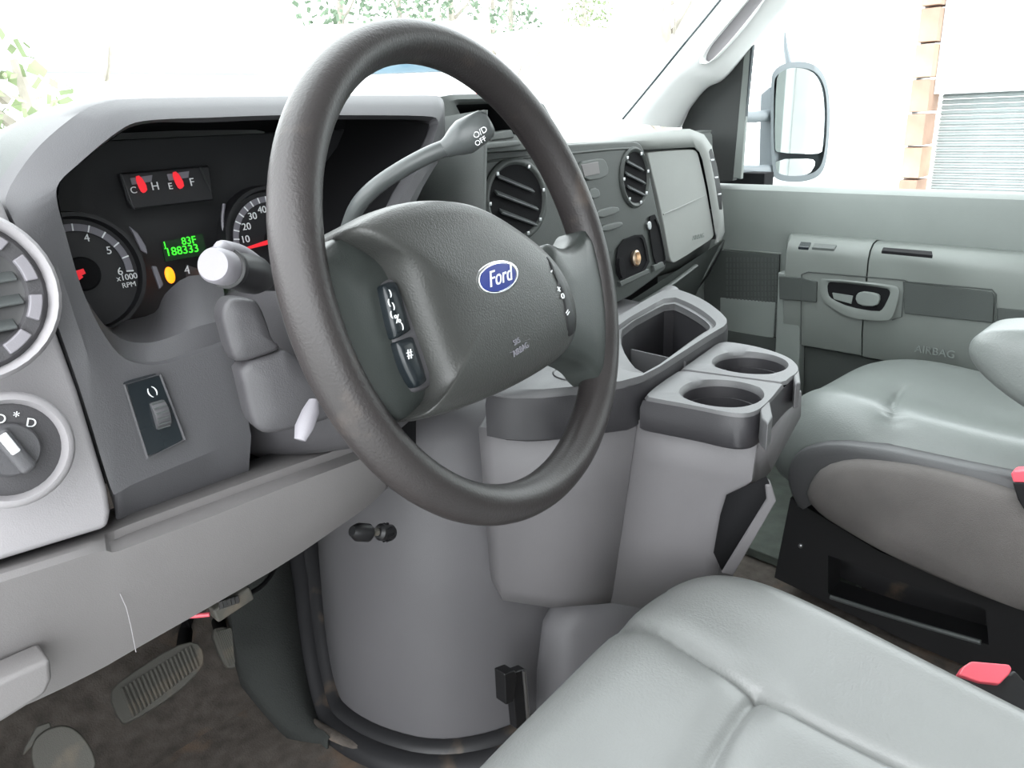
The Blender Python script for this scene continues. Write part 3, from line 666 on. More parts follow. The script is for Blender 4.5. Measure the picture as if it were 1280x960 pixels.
loft('dark_footwell_strip', [[outw(p, .040, -.004) for p in sl2], [outw(p, .042+lw_(p)*.5, .004+max(0, p.y-.9)*.08) for p in sl2], [outw(p, .044+lw_(p), .0+max(0, p.y-.9)*.05) for p in sl2], [outw(p, .05+lw_(p), -.03) for p in sl2]], 'darkcarpet', ec, closed=False, solid=.003, smooth=80, label='dark carpet strip beside the seal')  # darker carpet strip, wider towards the front
# latches
lt = thing('cover_latch', 'small black knob latch on the engine cover under the knee panel', 'latch', at(465, 665, y=.66))
ly = .665
tube('latch_body', [at(440, 664, y=ly), at(447, 665, y=ly), at(460, 666, y=ly), at(463, 666, y=ly)], [.006, .0105, .0105, .008], 'black', lt, n=20)
tube('latch_stem', [at(460, 665, y=ly), at(476, 665, y=ly)], .0045, 'pedal', lt, n=12)
tube('latch_knob', [at(472, 665, y=ly), at(475, 665, y=ly), at(488, 666, y=ly), at(491, 666, y=ly)], [.007, .0098, .0098, .0075], 'black', lt, n=20)
for k in range(8):
    a = 2*pi*k/8; box('knob_ridge', at(482, 665.5, y=ly)+V3(0, cos(a), sin(a))*.0098, (.010, .002, .002), 'blacksoft', lt, bevel=0, smooth=0)
lt2 = thing('cover_clip', 'black hook clip at the rear corner of the engine cover', 'clip', at(645, 900, y=.60))
prism('clip_arm', [at(a, b, y=.60) for a, b in ((641, 842), (657, 836), (660, 880), (663, 905), (646, 912), (643, 880))], (0, .014, 0), 'black', lt2)
prism('clip_head', [at(a, b, y=.592) for a, b in ((631, 843), (644, 838), (647, 846), (642, 878), (633, 882))], (0, .02, 0), 'black', lt2)
tube('clip_rod', [at(655, 838, y=.59), at(661, 905, y=.59)], .003, 'satin', lt2, n=8)

# ------------------------------------------------------------------ console with cup holders
cn = thing('centre_console', 'grey centre console with open tray and two cup holders over the engine cover', 'console', (-.1, .55, .26))
zt = .575
trayO = [(598, 490), (640, 497), (690, 495), (740, 488), (799, 481), (850, 448), (893, 420), (908, 412), (910, 402), (880, 378), (845, 364), (832, 364), (772, 400), (690, 455)]
trayW = [at(a, b, z=zt) for a, b in trayO]
hole = [(782, 450), (800, 472), (812, 470), (850, 440), (878, 420), (888, 415), (886, 408), (868, 395), (840, 381), (834, 382), (778, 412), (775, 430)]
H = [at(a, b, z=zt) for a, b in hole]
# rim top: polygon with hole through bridged loops (resample both)
def resamp(L, n):
    L = [Vector(p) for p in L]; d = [0]
    for i in range(len(L)): d.append(d[-1]+(L[(i+1) % len(L)]-L[i]).length)
    out = []; T = d[-1]
    for k in range(n):
        s = T*k/n; i = max(j for j in range(len(L)) if d[j] <= s+1e-9); t = (s-d[i])/max(1e-9, d[i+1]-d[i])
        out.append(L[i].lerp(L[(i+1) % len(L)], t))
    return out
def angmatch(O, Hh, n=72):
    c = sum(Hh, Vector())/len(Hh); res = []
    for P in (O, Hh):
        Q = resamp(P, 720); row = []
        for k in range(n):
            a = 2*pi*k/n
            row.append(min(Q, key=lambda p: abs((math.atan2(p.y-c.y, p.x-c.x)-a+pi) % (2*pi)-pi)))
        res.append(row)
    return res
Oa, Ha = angmatch(ch(trayW, 1), ch(H, 1))
up1 = V3(0, 0, .006)
c_h = sum(Ha, Vector())/len(Ha)
loft('tray_top', [[p-V3(0, 0, .012) for p in Oa], Oa, [p*.96+q*.04+up1 for p, q in zip(Oa, Ha)], [p*.35+q*.65+up1 for p, q in zip(Oa, Ha)], [p*.3+q*.7 for p, q in zip(Oa, Ha)], [p*.12+q*.88+V3(0, 0, .002) for p, q in zip(Oa, Ha)], [q+V3(0, 0, .004) for q in Ha], Ha, [c_h.xyz+(q-c_h)*.985-V3(0, 0, .005) for q in Ha]], 'consoletop', cn, smooth=45)
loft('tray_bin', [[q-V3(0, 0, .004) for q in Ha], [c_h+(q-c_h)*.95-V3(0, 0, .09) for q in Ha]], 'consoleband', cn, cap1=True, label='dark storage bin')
dv = [at(792, 437, z=zt-.006), at(858, 452, z=zt-.006)]
prism('bin_divider', [dv[0], dv[1], dv[1]-V3(0, 0, .07), dv[0]-V3(0, 0, .07)], (.002, .006, 0), 'consoletop', cn, bevel=.001)
# small cup recess beside the tray
sc = at(722, 466, z=zt+.0063)
disc_loft('small_recess', sc, (0, 0, 1), [(.028, 0), (.027, .001), (.025, -.001), (.022, -.03)], 'consoleband', cn)
# front ledge toward the dash
fl_ = cr([at(745, 412, y=.70), at(790, 398, y=.72), at(825, 378, y=.74), at(838, 366, y=.76)], 6)
tube('front_ledge', fl_, .018, 'consoletop', cn, flat=.8)
fl2 = [at(620, 470, y=.66), at(700, 440, y=.68), at(745, 412, y=.70)]
tube('front_ledge', fl2, .018, 'consoletop', cn, flat=.7)
# cup holder block
zc = .56
blk = [(799, 499), (812, 502), (870, 512), (915, 522), (940, 522), (956, 512), (985, 478), (998, 470), (999, 462), (985, 449), (950, 437), (912, 430), (897, 430), (878, 446)]
BW = [at(a, b, z=zc) for a, b in blk]
c1 = at(903, 491, z=zc+.004); c2 = at(938, 453, z=zc+.004)
def rad_of(c, px, py): return (at(px, py, z=zc+.004)-c).length
ra, rb = rad_of(c1, 953, 497), rad_of(c2, 978, 462)
# split the block top between the two holes so each is bridged
def near(p, c): return (p-c).length
QQ = resamp(ch(BW, 2), 240)
mid_ = (c1+c2)/2; ax2 = (c2-c1).normalized(); perp = V3(-ax2.y, ax2.x, 0)
def half(sgn, c, r, nm):
    pts = [p for p in QQ if (p-mid_).dot(ax2)*sgn > 0]
    pts.sort(key=lambda p: math.atan2((p-mid_).dot(perp), (p-mid_).dot(ax2)*sgn))
    a_, b_ = pts[0], pts[-1]
    seam = [b_.lerp(a_, k/20) for k in range(1, 20)]
    loop = pts+seam
    cc = V3(c.x, c.y, zc)
    O_ = []
    Qs = resamp(loop, 900); n_ = 60
    for k in range(n_):
        a = 2*pi*k/n_
        O_.append(min(Qs, key=lambda p: abs((math.atan2(p.y-cc.y, p.x-cc.x)-a+pi) % (2*pi)-pi)))
    I_ = [cc+V3(cos(2*pi*k/n_), sin(2*pi*k/n_), 0)*r for k in range(n_)]
    z4 = V3(0, 0, .004)
    loft('cup_holder_top', [O_, [q+(p-q)*.93+z4 for p, q in zip(O_, I_)], [q+(p-q)*.12+z4 for p, q in zip(O_, I_)], I_, [cc+(q-cc)*.985-V3(0, 0, .003) for q in I_]], 'consoletop', cn, smooth=40)
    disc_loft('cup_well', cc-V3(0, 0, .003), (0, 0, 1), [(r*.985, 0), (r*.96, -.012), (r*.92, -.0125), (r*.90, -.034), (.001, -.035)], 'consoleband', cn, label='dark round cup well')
half(-1, c1, ra, 'a'); half(1, c2, rb, 'b')
band = ch(BW, 2)
cb = sum(band, Vector())/len(band)
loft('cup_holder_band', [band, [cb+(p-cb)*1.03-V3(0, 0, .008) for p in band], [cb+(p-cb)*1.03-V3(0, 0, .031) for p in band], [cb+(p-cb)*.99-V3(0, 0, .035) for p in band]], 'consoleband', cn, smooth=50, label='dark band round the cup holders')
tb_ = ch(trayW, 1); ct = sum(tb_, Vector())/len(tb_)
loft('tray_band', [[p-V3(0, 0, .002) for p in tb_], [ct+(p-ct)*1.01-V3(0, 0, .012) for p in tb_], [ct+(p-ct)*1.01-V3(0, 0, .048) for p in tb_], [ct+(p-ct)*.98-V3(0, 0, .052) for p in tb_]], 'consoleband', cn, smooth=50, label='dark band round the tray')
# body
def mixl(L, c, k, dz): return [c+(p-c)*k+V3(0, 0, dz) for p in L]
lb = at(622, 745, z=.25); lc = at(762, 752, z=.25)
fr = [at(600, 534, z=.524), at(690, 540, z=.524), at(795, 532, z=.524)]
bo = [at(615, 722, z=.262), at(690, 758, z=.25), at(764, 752, z=.25)]
fr.insert(1, at(616, 535, z=.524)); bo.insert(1, at(630, 749, z=.255))
side = []
for k in range(4):
    a, b = fr[k], bo[k]; side.append([a, a.lerp(b, .33), a.lerp(b, .7), a.lerp(b, .92), b, b+V3(.05, .06, -.02)])
far = V3(.12, .72, 0)
cols = [[p+V3(.09, .06, 0) for p in side[0]]]+side
loft('console_side', cols, 'console', cn, closed=False, smooth=85, solid=.004)
PR = Plane(at(880, 600, y=.36), (0, -1, 0))
rf = [(795, 533), (850, 540), (905, 547), (948, 549), (945, 600), (930, 612), (908, 622), (903, 640), (897, 670), (897, 690), (905, 706), (900, 760), (762, 760), (762, 752)]
# rear face is built from the block corner points downwards
ra0 = [at(795, 529, z=.526), at(870, 545, z=.526), at(925, 551, z=.526), at(950, 545, z=.526)]
q0, q1_, q2_ = ra0[0], ra0[3], at(764, 752, z=.25)
PRr = Plane(q0, (q1_-q0).cross(q2_-q0))
ra0 = [PRr.on(795, 524), PRr.on(870, 533), PRr.on(925, 540), PRr.on(946, 541), PRr.on(953, 538)+V3(.006, .01, 0)]
ra1 = [PRr.on(789, 575), PRr.on(860, 590), PRr.on(915, 600), PRr.on(938, 600), PRr.on(948, 600)+V3(.006, .01, 0)]
ra2 = [PRr.on(786, 600), PRr.on(850, 610), PRr.on(895, 618), PRr.on(908, 622), PRr.on(912, 620)+V3(.006, .01, 0)]
ra3 = [PRr.on(776, 670), PRr.on(840, 680), PRr.on(880, 688), PRr.on(894, 690), PRr.on(898, 690)+V3(.006, .01, 0)]
ra4 = [PRr.on(764, 752), PRr.on(820, 762), PRr.on(880, 762), PRr.on(898, 712), PRr.on(904, 706)+V3(.006, .01, 0)]
loft('console_rear', [ra0, ra1, ra2, ra3, ra4], 'console', cn, closed=False, smooth=50, solid=.004)
# upper right flank, pocket and its diagonal lip
ur = [at(950, 548, z=.512), at(1000, 488, z=.515), at(999, 520, z=.48), at(962, 588, z=.44), at(946, 604, z=.42), at(930, 612, z=.41)]
mk('console_flank', ur, [(0, 1, 2, 3, 4, 5)], 'console', cn, solid=.004)
mk('side_pocket_shade', [PRr.on(a, b, -.006) for a, b in ((958, 596), (908, 619), (900, 645), (892, 690), (902, 712), (914, 712), (968, 620))], [(0, 1, 2, 3, 4, 5, 6)], 'blacksoft', cn, solid=.002, label='black sheet painting the shade inside the side pocket')  # flat sheet, its black colour stands for the shade in the opening
prism('pocket_lip', [PRr.on(a, b, .002) for a, b in ((953, 597), (961, 597), (967, 617), (914, 710), (899, 707), (947, 628), (955, 615))], -PRr.n*.02+V3(.01, 0, 0), 'console', cn, bevel=.002, label='diagonal pocket lip')
prism('hinge_tab', [at(a, b, z=.563) for a, b in ((948, 500), (962, 500), (966, 520), (960, 530), (952, 522))], (0, 0, -.03), 'consoletop', cn, bevel=.002)
prism('hinge_tab', [at(a, b, z=.563) for a, b in ((990, 462), (999, 462), (1001, 478), (994, 480))], (0, 0, -.03), 'consoletop', cn, bevel=.002)

# ------------------------------------------------------------------ seats
def segd(p, a, b):
    ab = b-a; t = max(0, min(1, (p-a).dot(ab)/ab.length_squared)); return (p-(a+ab*t)).length
def cushion_seat(name, par, x0, x1, y0, y1, zt, zb, hfun, seams, mat, p=4.5, edge=.30, na=180, nr=80, drop=.065, shear=0, fshear=0):
    cx, cy, hx, hy = (x0+x1)/2, (y0+y1)/2, (x1-x0)/2, (y1-y0)/2
    L = []
    ks = [max(.02, 1-(1-k/nr)**1.0) for k in range(1, nr+1)]
    for k in ks:
        row = []
        for j in range(na):
            a = 2*pi*j/na; ca, sa = cos(a), sin(a)
            X = abs(ca)**(2/p)*(1 if ca > 0 else -1); Y = abs(sa)**(2/p)*(1 if sa > 0 else -1)
            x, y = cx+hx*X*k, cy+hy*Y*k
            t = max(0, (k-(1-edge))/edge); z = zt-(1-sqrt(max(0, 1-t**2.6)))*drop
            z += hfun((x-cx)/hx, (y-cy)/hy)*(1-t**3)
            if x > cx: x -= shear*(y1-y)*(x-cx)/hx
            if y > cy: y -= fshear*(x1-x)*((y-cy)/hy)**2
            q = Vector((x, y))
            for s in seams:
                d = min(segd(q, s[i], s[i+1]) for i in range(len(s)-1))
                z -= .0065*exp(-(d/.0045)**2)+.005*exp(-(d/.018)**2)
            row.append(V3(x, y, z))
        L.append(row)
    last = L[-1]; c = V3(cx, cy, 0)
    for dz, k in ((.02, 1.005), (.05, 1.0), (.09, .985), (.12, .95)):
        L.append([V3(cx+(v.x-cx)*k, cy+(v.y-cy)*k, v.z-dz if v.z-dz > zb else zb) for v in last])
    L = L[::-1]
    return loft(name, L, mat, par, cap1=True, smooth=180)
def seam_line(name, pts, z, par, mat='stitch'):
    return tube(name, cr([V3(q.x, q.y, z) for q in pts], 4), .0012, mat, par, n=6)
zs = .395
s1 = [at(a, b, z=zs).xy for a, b in ((775, 752), (800, 767), (830, 784), (855, 800), (950, 852), (1050, 902), (1180, 962), (1290, 1010))]
s2 = [at(a, b, z=zs).xy for a, b in ((948, 851), (915, 893), (895, 925), (878, 965), (850, 1040))]
ds = thing('driver_seat', 'light grey vinyl driver seat cushion in the lower right foreground', 'seat', (-.49, .1, .1))
def hD(u, v): return .018*exp(-((abs(u)-.86)/.2)**2)*(1 if v < .9 else .6)-.012*exp(-(u/.6)**2)*exp(-((v+.2)/.7)**2)
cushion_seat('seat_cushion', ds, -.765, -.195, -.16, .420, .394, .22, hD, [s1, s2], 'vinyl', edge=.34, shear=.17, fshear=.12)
def back(name, par, x0, x1, y, z0, z1, mat):
    L = []
    for k in range(9):
        t = k/8; z = z0+(z1-z0)*t; yy = y-.12*t; w = (x1-x0)/2*(1-.12*t**3); th = .055*(1-.25*t)
        cx = (x0+x1)/2
        L.append(ch([V3(cx-w, yy-th, z), V3(cx-w, yy+th, z), V3(cx-w*.6, yy+th*.7, z), V3(cx+w*.6, yy+th*.7, z), V3(cx+w, yy+th, z), V3(cx+w, yy-th, z)], 2))
    return loft(name, L, mat, par, cap0=True, cap1=True, smooth=80)
back('seat_back', ds, -.75, -.23, -.24, .30, .58, 'vinyl')
box('seat_base', (-.49, .06, .11), (.40, .40, .22), 'black', ds)
ps = thing('passenger_seat', 'light grey vinyl passenger seat on an open black base at the right', 'seat', (.5, .2, .0))
zp = .40
q1 = [at(a, b, z=.395).xy for a, b in ((1125, 478), (1117, 498), (1114, 520), (1116, 545))]
q2 = [at(a, b, z=.395).xy for a, b in ((1000, 545), (1060, 543), (1116, 545), (1180, 560), (1290, 582))]
def hP(u, v): return .026*exp(-((u+.75)/.38)**2)-.004-.010*max(0, u)+.01*exp(-((v-.6)/.3)**2)
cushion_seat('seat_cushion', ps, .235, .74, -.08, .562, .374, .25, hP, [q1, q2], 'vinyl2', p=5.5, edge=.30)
# side cover: dark band and cloth shield
PX = Plane((.228, .3, .3), (-1, 0, 0))
bandp = [(986, 612), (984, 590), (990, 572), (1005, 560), (1040, 553), (1100, 560), (1180, 578), (1290, 602), (1290, 640), (1150, 600), (1060, 590), (1025, 600), (1012, 630), (1000, 640)]
cushion('side_band', bandp, PX, .006, .03, 'seatside', ps)
shd = [(1006, 622), (1014, 600), (1028, 584), (1060, 575), (1100, 577), (1160, 586), (1230, 603), (1300, 628), (1300, 772), (1220, 742), (1150, 712), (1100, 688), (1052, 660), (1025, 643)]
cushion('side_shield', shd, Plane((.215, .3, .3), (-1, 0, 0)), .014, .03, 'cloth', ps, inset=.85)
# armrest lobe
PA = Plane((.19, .2, .5), (-1, 0, 0))
cushion('armrest', [(1209, 442), (1213, 425), (1228, 414), (1255, 411), (1300, 412), (1360, 420), (1360, 560), (1300, 520), (1262, 496), (1228, 468)], PA, .02, .07, 'vinyl2', ps, k=2)
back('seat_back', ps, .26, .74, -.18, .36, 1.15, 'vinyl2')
# base frame
pf = [(985, 628), (1010, 640), (1060, 672), (1120, 702), (1290, 770), (1290, 870), (1240, 855), (1050, 775), (970, 722)]
PF = Plane((.262, .3, .1), (-1, 0, 0))
Oo = PF.many([(988, 622), (1100, 690), (1290, 765), (1290, 868), (1130, 800), (968, 722)])
Hh = PF.many([(1035, 694), (1110, 722), (1232, 762), (1236, 806), (1120, 772), (1035, 742)])
loft('seat_base', [[p+V3(.02, 0, 0) for p in Oo], Oo, Hh, [p+V3(.05, 0, 0) for p in Hh]], 'black', ps, smooth=20, label='glossy black pressed steel base')
mk('base_well', [p+V3(.09, 0, 0) for p in Oo], [tuple(range(6))], 'seal', ps)
mk('base_front', [Oo[0], Oo[0]+V3(.42, .0, 0), Oo[5]+V3(.42, 0, 0), Oo[5]], [(0, 1, 2, 3)], 'black', ps)
tube('base_lip', [PF.on(1038, 746, .004), PF.on(1100, 766, .004), PF.on(1170, 787, .004), PF.on(1226, 803, .004)], .004, 'stalkgrey', ps, n=10)
disc_loft('bolt', PF.on(1001, 682, .0), (-1, 0, 0), [(.004, 0), (.004, .003), (.002, .004)], 'satin', ps, n=12)
# buckles
def buckle(name, lab, pts_top, pts_body, x, th):
    b = thing(name, lab, 'buckle', at(*pts_body[0], x=x))
    prism('release_button', [at(a, c, x=x) for a, c in pts_top], (th, 0, 0), 'redtop', b, bevel=.003, label='red release button')
    prism('buckle_body', [at(a, c, x=x-.002) for a, c in pts_body], (th+.006, 0, 0), 'black', b, bevel=.003)
    return b
bk = thing('seat_belt_buckle', 'red topped black seat belt buckle beside the driver seat', 'buckle', at(1240, 880, x=-.17))
Pb = Plane(at(1230, 840, x=-.17), (-.45, -.35, .85))
tp = Pb.many([(1198, 843), (1204, 833), (1215, 826), (1262, 830), (1266, 836), (1262, 843), (1250, 855), (1225, 852)])
prism('release_button', tp, -Pb.n*.012, 'redtop', bk, bevel=.002, label='red release button')
bd = Pb.many([(1196, 846), (1204, 836), (1262, 842), (1268, 836), (1290, 860), (1320, 930), (1290, 940), (1245, 890), (1222, 870)], -.006)
prism('buckle_body', bd, -Pb.n*.02, 'black', bk, bevel=.003)
tube('buckle_stem', [at(1250, 880, x=-.165), at(1290, 920, x=-.16), at(1340, 990, x=-.15)], .012, 'blacksoft', bk, flat=.6)
bk2 = thing('seat_belt_buckle', 'red topped black seat belt buckle against the passenger seat side', 'buckle', at(1275, 620, x=.19))
prism('release_button', [at(a, c, x=.185) for a, c in ((1263, 592), (1268, 589), (1290, 588), (1290, 604), (1266, 603))], (.02, 0, 0), 'redtop', bk2, bevel=.002, label='red release button')
prism('buckle_body', [at(a, c, x=.187) for a, c in ((1265, 603), (1300, 603), (1300, 650), (1284, 645), (1272, 625))], (.02, 0, 0), 'black', bk2, bevel=.002)

# ------------------------------------------------------------------ passenger door
dr = thing('van_door', 'greenish grey passenger door with armrest, latch handle and open view window', 'door', (.85, .4, .1))
X0 = .82; PD = Plane((X0, 0, 0), (-1, 0, 0)); PAr = Plane((.765, 0, 0), (-1, 0, 0))
# upper trim profile swept fore and aft
prof = [(.90, .668), (.865, .677), (.835, .676), (.822, .668), (.818, .65), (.82, .60), (.822, .565), (.826, .55), (.83, .45), (.835, .30), (.84, .05)]
loft('door_panel', [[V3(x, y, z) for x, z in prof] for y in (1.16, .9, .6, .3, 0, -.38)], 'door', dr, closed=False, smooth=40)
# seam between upper panel and speaker field
tube('panel_seam', [PD.on(905, 311, .0), PD.on(976, 317, .0)], .002, 'doorarm', dr, n=6)
# speaker field
sf = prism('speaker_field', PD.many([(880, 312), (974, 318), (970, 420), (880, 412)], .004), (.006, 0, 0), 'doordark', dr, bevel=.001)
Vv, Ff = [], []
for i in range(15):
    for j in range(11):
        a, b = 908+i*4.4, 322+j*7.2
        q = PD.many([(a, b), (a+2, b), (a+2, b+5.2), (a, b+5.2)], .0045); r_ = [p+V3(-.0012, 0, 0) for p in q]
        s_ = len(Vv); Vv += q+r_
        Ff += [(s_+4, s_+5, s_+6, s_+7), (s_, s_+1, s_+5, s_+4), (s_+1, s_+2, s_+6, s_+5), (s_+2, s_+3, s_+7, s_+6), (s_+3, s_, s_+4, s_+7)]
sg = mk('speaker_grille', Vv, Ff, 'grille', dr, smooth=0); sg['kind'] = 'stuff'
prism('map_pocket', PD.many([(900, 372), (969, 378), (967, 422), (900, 420)], .006), (.006, 0, 0), 'door', dr, bevel=.002)
# armrest block
def yz(px, py, x): p = at(px, py, x=x); return p
ar_prof = [(.815, .582), (.80, .586), (.775, .578), (.766, .560), (.764, .535), (.766, .51)]
def sweep(nm, prof_, ys_, mat, **k): return loft(nm, [[V3(x, y, z) for x, z in prof_] for y in ys_], mat, dr, closed=False, **k)
yl = at(980, 310, x=.775).y; ym = at(1089, 315, x=.775).y
pr1 = [(.822, .575), (.80, .577), (.782, .573), (.768, .560), (.763, .54), (.764, .50), (.768, .45), (.775, .38), (.79, .325), (.82, .315)]
L = []
for y, k in ((yl+.004, .0), (yl, .6), (yl-.012, 1.0), (ym+.001, 1.0)):
    L.append([V3(.822+(x-.822)*k, y, z) for x, z in pr1])
loft('armrest_front', L, 'doorarm', dr, closed=False, smooth=50, label='pale front section of the armrest with window switch')
L = [[V3(x+(.003 if y > ym-.002 else 0), y, z-.002) for x, z in pr1] for y in (ym-.0005, ym-.003, .3, .0, -.36)]
loft('armrest_rear', L, 'doorarm', dr, closed=False, smooth=50)
# lower column of the armrest moulding going down behind the console
prism('front_post', PAr.many([(972, 340), (1001, 345), (998, 500), (966, 500)], -.012), (.03, 0, 0), 'door', dr, bevel=.004)
prism('dark_insert', PAr.many([(973, 345), (1000, 347), (1021, 352), (1020, 378), (974, 374)], .003), (.006, 0, 0), 'doordark', dr, bevel=.002)
prism('dark_insert', PAr.many([(1128, 352), (1240, 365), (1243, 370), (1241, 404), (1130, 392)], .003), (.008, 0, 0), 'doordark', dr, bevel=.002)
prism('dark_insert', PAr.many([(1246, 385), (1300, 390), (1300, 412), (1246, 405)], .003), (.008, 0, 0), 'doordark', dr, bevel=.002)
for pth in ([(1001, 430), (1002, 343), (1010, 340), (1130, 350), (1135, 352)], [(1131, 352), (1240, 362), (1245, 368), (1243, 405)], [(1131, 352), (1127, 396), (1115, 400)]):
    tube('panel_groove', PAr.many(pth, .0025), .0013, 'doordark', dr, n=6)
# latch
lb_ = [(1024, 350), (1030, 347), (1118, 356), (1124, 361), (1123, 372), (1117, 394), (1110, 402), (1060, 398), (1032, 380), (1026, 372)]
lbi = [(1034, 354), (1040, 352), (1108, 360), (1113, 364), (1112, 370), (1104, 386), (1098, 390), (1062, 384), (1040, 374), (1035, 368)]
hb = loft('latch_bezel', [ch(PAr.many(lb_, .002), 1), ch(PAr.many(lb_, .007), 1), ch(PAr.many([((a+c)/2, (b+d)/2) for (a, b), (c, d) in zip(lb_, lbi)], .009), 1), ch(PAr.many(lbi, .006), 1), ch(PAr.many(lbi, .0035), 1)], 'doorarm', dr, cap1=False, smooth=50)
prism('latch_well', ch(PAr.many(lbi, .004), 1), (.003, 0, 0), 'blacksoft', hb, bevel=0, label='dark latch recess')
prism('latch_lever', ch(PAr.many([(1068, 372), (1074, 364), (1096, 367), (1100, 372), (1096, 384), (1072, 382)], .016), 1), (.010, 0, 0), 'door', hb, bevel=.003)
prism('latch_shelf', PAr.many([(1040, 366), (1066, 370), (1064, 380), (1042, 374)], .008), (.004, 0, 0), 'door', hb, bevel=.001)
prism('latch_step', PAr.many([(1052, 388), (1072, 392), (1070, 398), (1054, 394)], .006), (.006, 0, 0), 'door', dr, bevel=.001)
# switch and slot on top
def onz(px, py, z): return at(px, py, z=z)
prism('window_switch', [onz(a, b, .579) for a, b in ((1001, 302), (1014, 303), (1011, 309), (998, 308))], (0, 0, -.006), 'switch', dr, bevel=.001, label='black window switch')
prism('switch_plate', [onz(a, b, .5785) for a, b in ((1018, 304), (1046, 306), (1043, 311), (1015, 309))], (0, 0, -.005), 'doordark', dr, bevel=.001)
prism('pull_slot', [onz(a, b, .578) for a, b in ((1104, 309), (1165, 314), (1166, 319), (1102, 313))], (0, 0, -.006), 'blacksoft', dr, bevel=.001, label='dark pull slot')
tx = text('door_lettering', 'AIRBAG', PAr.on(1168, 440, -.008), (-1, 0, 0), .022, 'door', dr)
# dark carpet below
prism('lower_carpet', [V3(.812, y, z) for y, z in ((1.0, .322), (-.38, .322), (-.38, .03), (1.0, .03))], (.01, 0, 0), 'doordark', dr, bevel=0)
# window frame front post, sail panel and glass
prism('window_post', PD.many([(930, 66), (938, 58), (926, 224), (916, 222)], .004), (.012, 0, 0), 'door', dr, bevel=.002)
prism('sail_panel', PD.many([(850, 170), (852, 158), (862, 136), (880, 112), (905, 90), (932, 64), (916, 226), (860, 230)], .0), (.02, 0, 0), 'doorblack', dr, bevel=.002, label='black triangular sail panel')
prism('run_channel', PD.many([(936, 60), (941, 56), (924, 224), (921, 224)], .003), (.01, 0, 0), 'rubber', dr, bevel=0)
gy0 = at(935, 140, x=.87).y
mk('window_pane', [V3(.865, gy0+.05, .66), V3(.865, -.38, .66), V3(.845, -.38, 1.32), V3(.845, gy0-.30, 1.32), V3(.85, gy0+.02, 1.02)], [(0, 1, 2, 3, 4)], 'glass', dr)
prism('top_frame', [V3(.835, y, z) for y, z in ((.92, 1.02), (.62, 1.32), (-.38, 1.32), (-.38, 1.38), (.58, 1.38), (.95, 1.06))], (.03, 0, 0), 'door', dr)

# ------------------------------------------------------------------ door mirror
dm = thing('door_mirror', 'twin arm towing mirror with tall glass outside the passenger window', 'mirror', (1.05, .95, .68))
xm = 1.08
case = [(963, 100), (968, 86), (985, 77), (1010, 77), (1026, 86), (1036, 108), (1038, 150), (1034, 200), (1026, 220), (1005, 228), (975, 227), (964, 218)]
PM = Plane(at(1000, 150, x=xm), Vector((-.55, -.83, 0)))
mid2 = inset(case, .9, 1000, 152)
loft('mirror_case', [ch(PM.many(inset(case, .7, 1000, 152), -.07), 2), ch(PM.many(inset(case, .95, 1000, 152), -.04), 2), ch(PM.many(case, -.005), 2), ch(PM.many(case, .004), 2), ch(PM.many(mid2, .006), 2), ch(PM.many(mid2, -.004), 2)], 'mirrorcase', dm, cap0=True, smooth=60)
prism('mirror_pane', ch(PM.many([(970, 102), (975, 88), (990, 82), (1010, 82), (1022, 90), (1031, 112), (1033, 150), (1030, 188), (1020, 193), (972, 191), (968, 185)], .0), 1), -PM.n*.003, 'mirror', dm, bevel=0, label='tall flat mirror pane')
prism('spotter_pane', ch(PM.many([(970, 199), (1015, 198), (1020, 204), (1012, 218), (995, 222), (974, 221), (969, 212)], .0), 1), -PM.n*.003, 'mirror', dm, bevel=0, label='small convex mirror pane')
tube('mirror_arm', [at(920, 146, x=.90), at(945, 146, x=.98), at(970, 143, x=1.06)], .014, 'mirrorcase', dm)
tube('mirror_arm', [at(920, 213, x=.90), at(945, 214, x=.98), at(970, 211, x=1.06)], .014, 'mirrorcase', dm)
prism('mirror_hinge', [at(a, b, x=1.03) for a, b in ((950, 118), (962, 108), (968, 120), (967, 222), (948, 218))], (.03, 0, 0), 'mirrorcase', dm, bevel=.004)
tube('mirror_aerial', [at(986, 80, x=1.08), at(982, 60, x=1.08), at(981, 40, x=1.08)], [.008, .006, .002], 'mirrorcase', dm, n=8)

# ------------------------------------------------------------------ pedals
def pedal(name, lab, pts, pl, nrib, arm, group=None):
    t = thing(name, lab, 'pedal', pl.on(*pts[0]))
    L = pl.many(pts); L = ch(L, 1)
    prism('pedal_pad', L, -pl.n*.018, 'pedal', t, bevel=.004)
    a, b, c, d = [pl.on(*p, .002) for p in nrib[:4]]
    for k in range(nrib[4]):
        s = (k+.5)/nrib[4]
        tube('rib', [a.lerp(b, s), d.lerp(c, s)], .0022, 'pedal', t, n=6)
    tube('pedal_arm', arm, .011, 'blacksoft', t)
    return t
PP = Plane(at(200, 850, z=.13), (-.1, -.75, .66))
pedal('brake_pedal', 'wide worn ribbed brake pedal on the left of the footwell', [(135, 868), (150, 850), (215, 808), (245, 800), (256, 815), (254, 835), (220, 868), (160, 905), (150, 903)], PP, ((150, 862), (240, 806), (250, 832), (165, 898), 18), [PP.on(225, 826, -.012), PP.on(228, 822, -.06), at(232, 790, y=1.14), at(236, 765, y=1.12)])
PQ = Plane(at(290, 810, z=.10), (-.1, -.8, .6))
pedal('accelerator_pedal', 'narrow accelerator pedal right of the brake pedal', [(262, 786), (285, 782), (298, 795), (309, 815), (308, 828), (287, 838), (278, 828)], PQ, ((270, 790), (288, 785), (306, 820), (285, 834), 8), [PQ.on(280, 800, -.012), PQ.on(278, 795, -.05), at(272, 775, y=1.15), at(280, 750, y=1.12)])
pk_ = thing('parking_brake_pedal', 'small grey parking brake pedal at the bottom left corner', 'pedal', at(70, 930, z=.2))
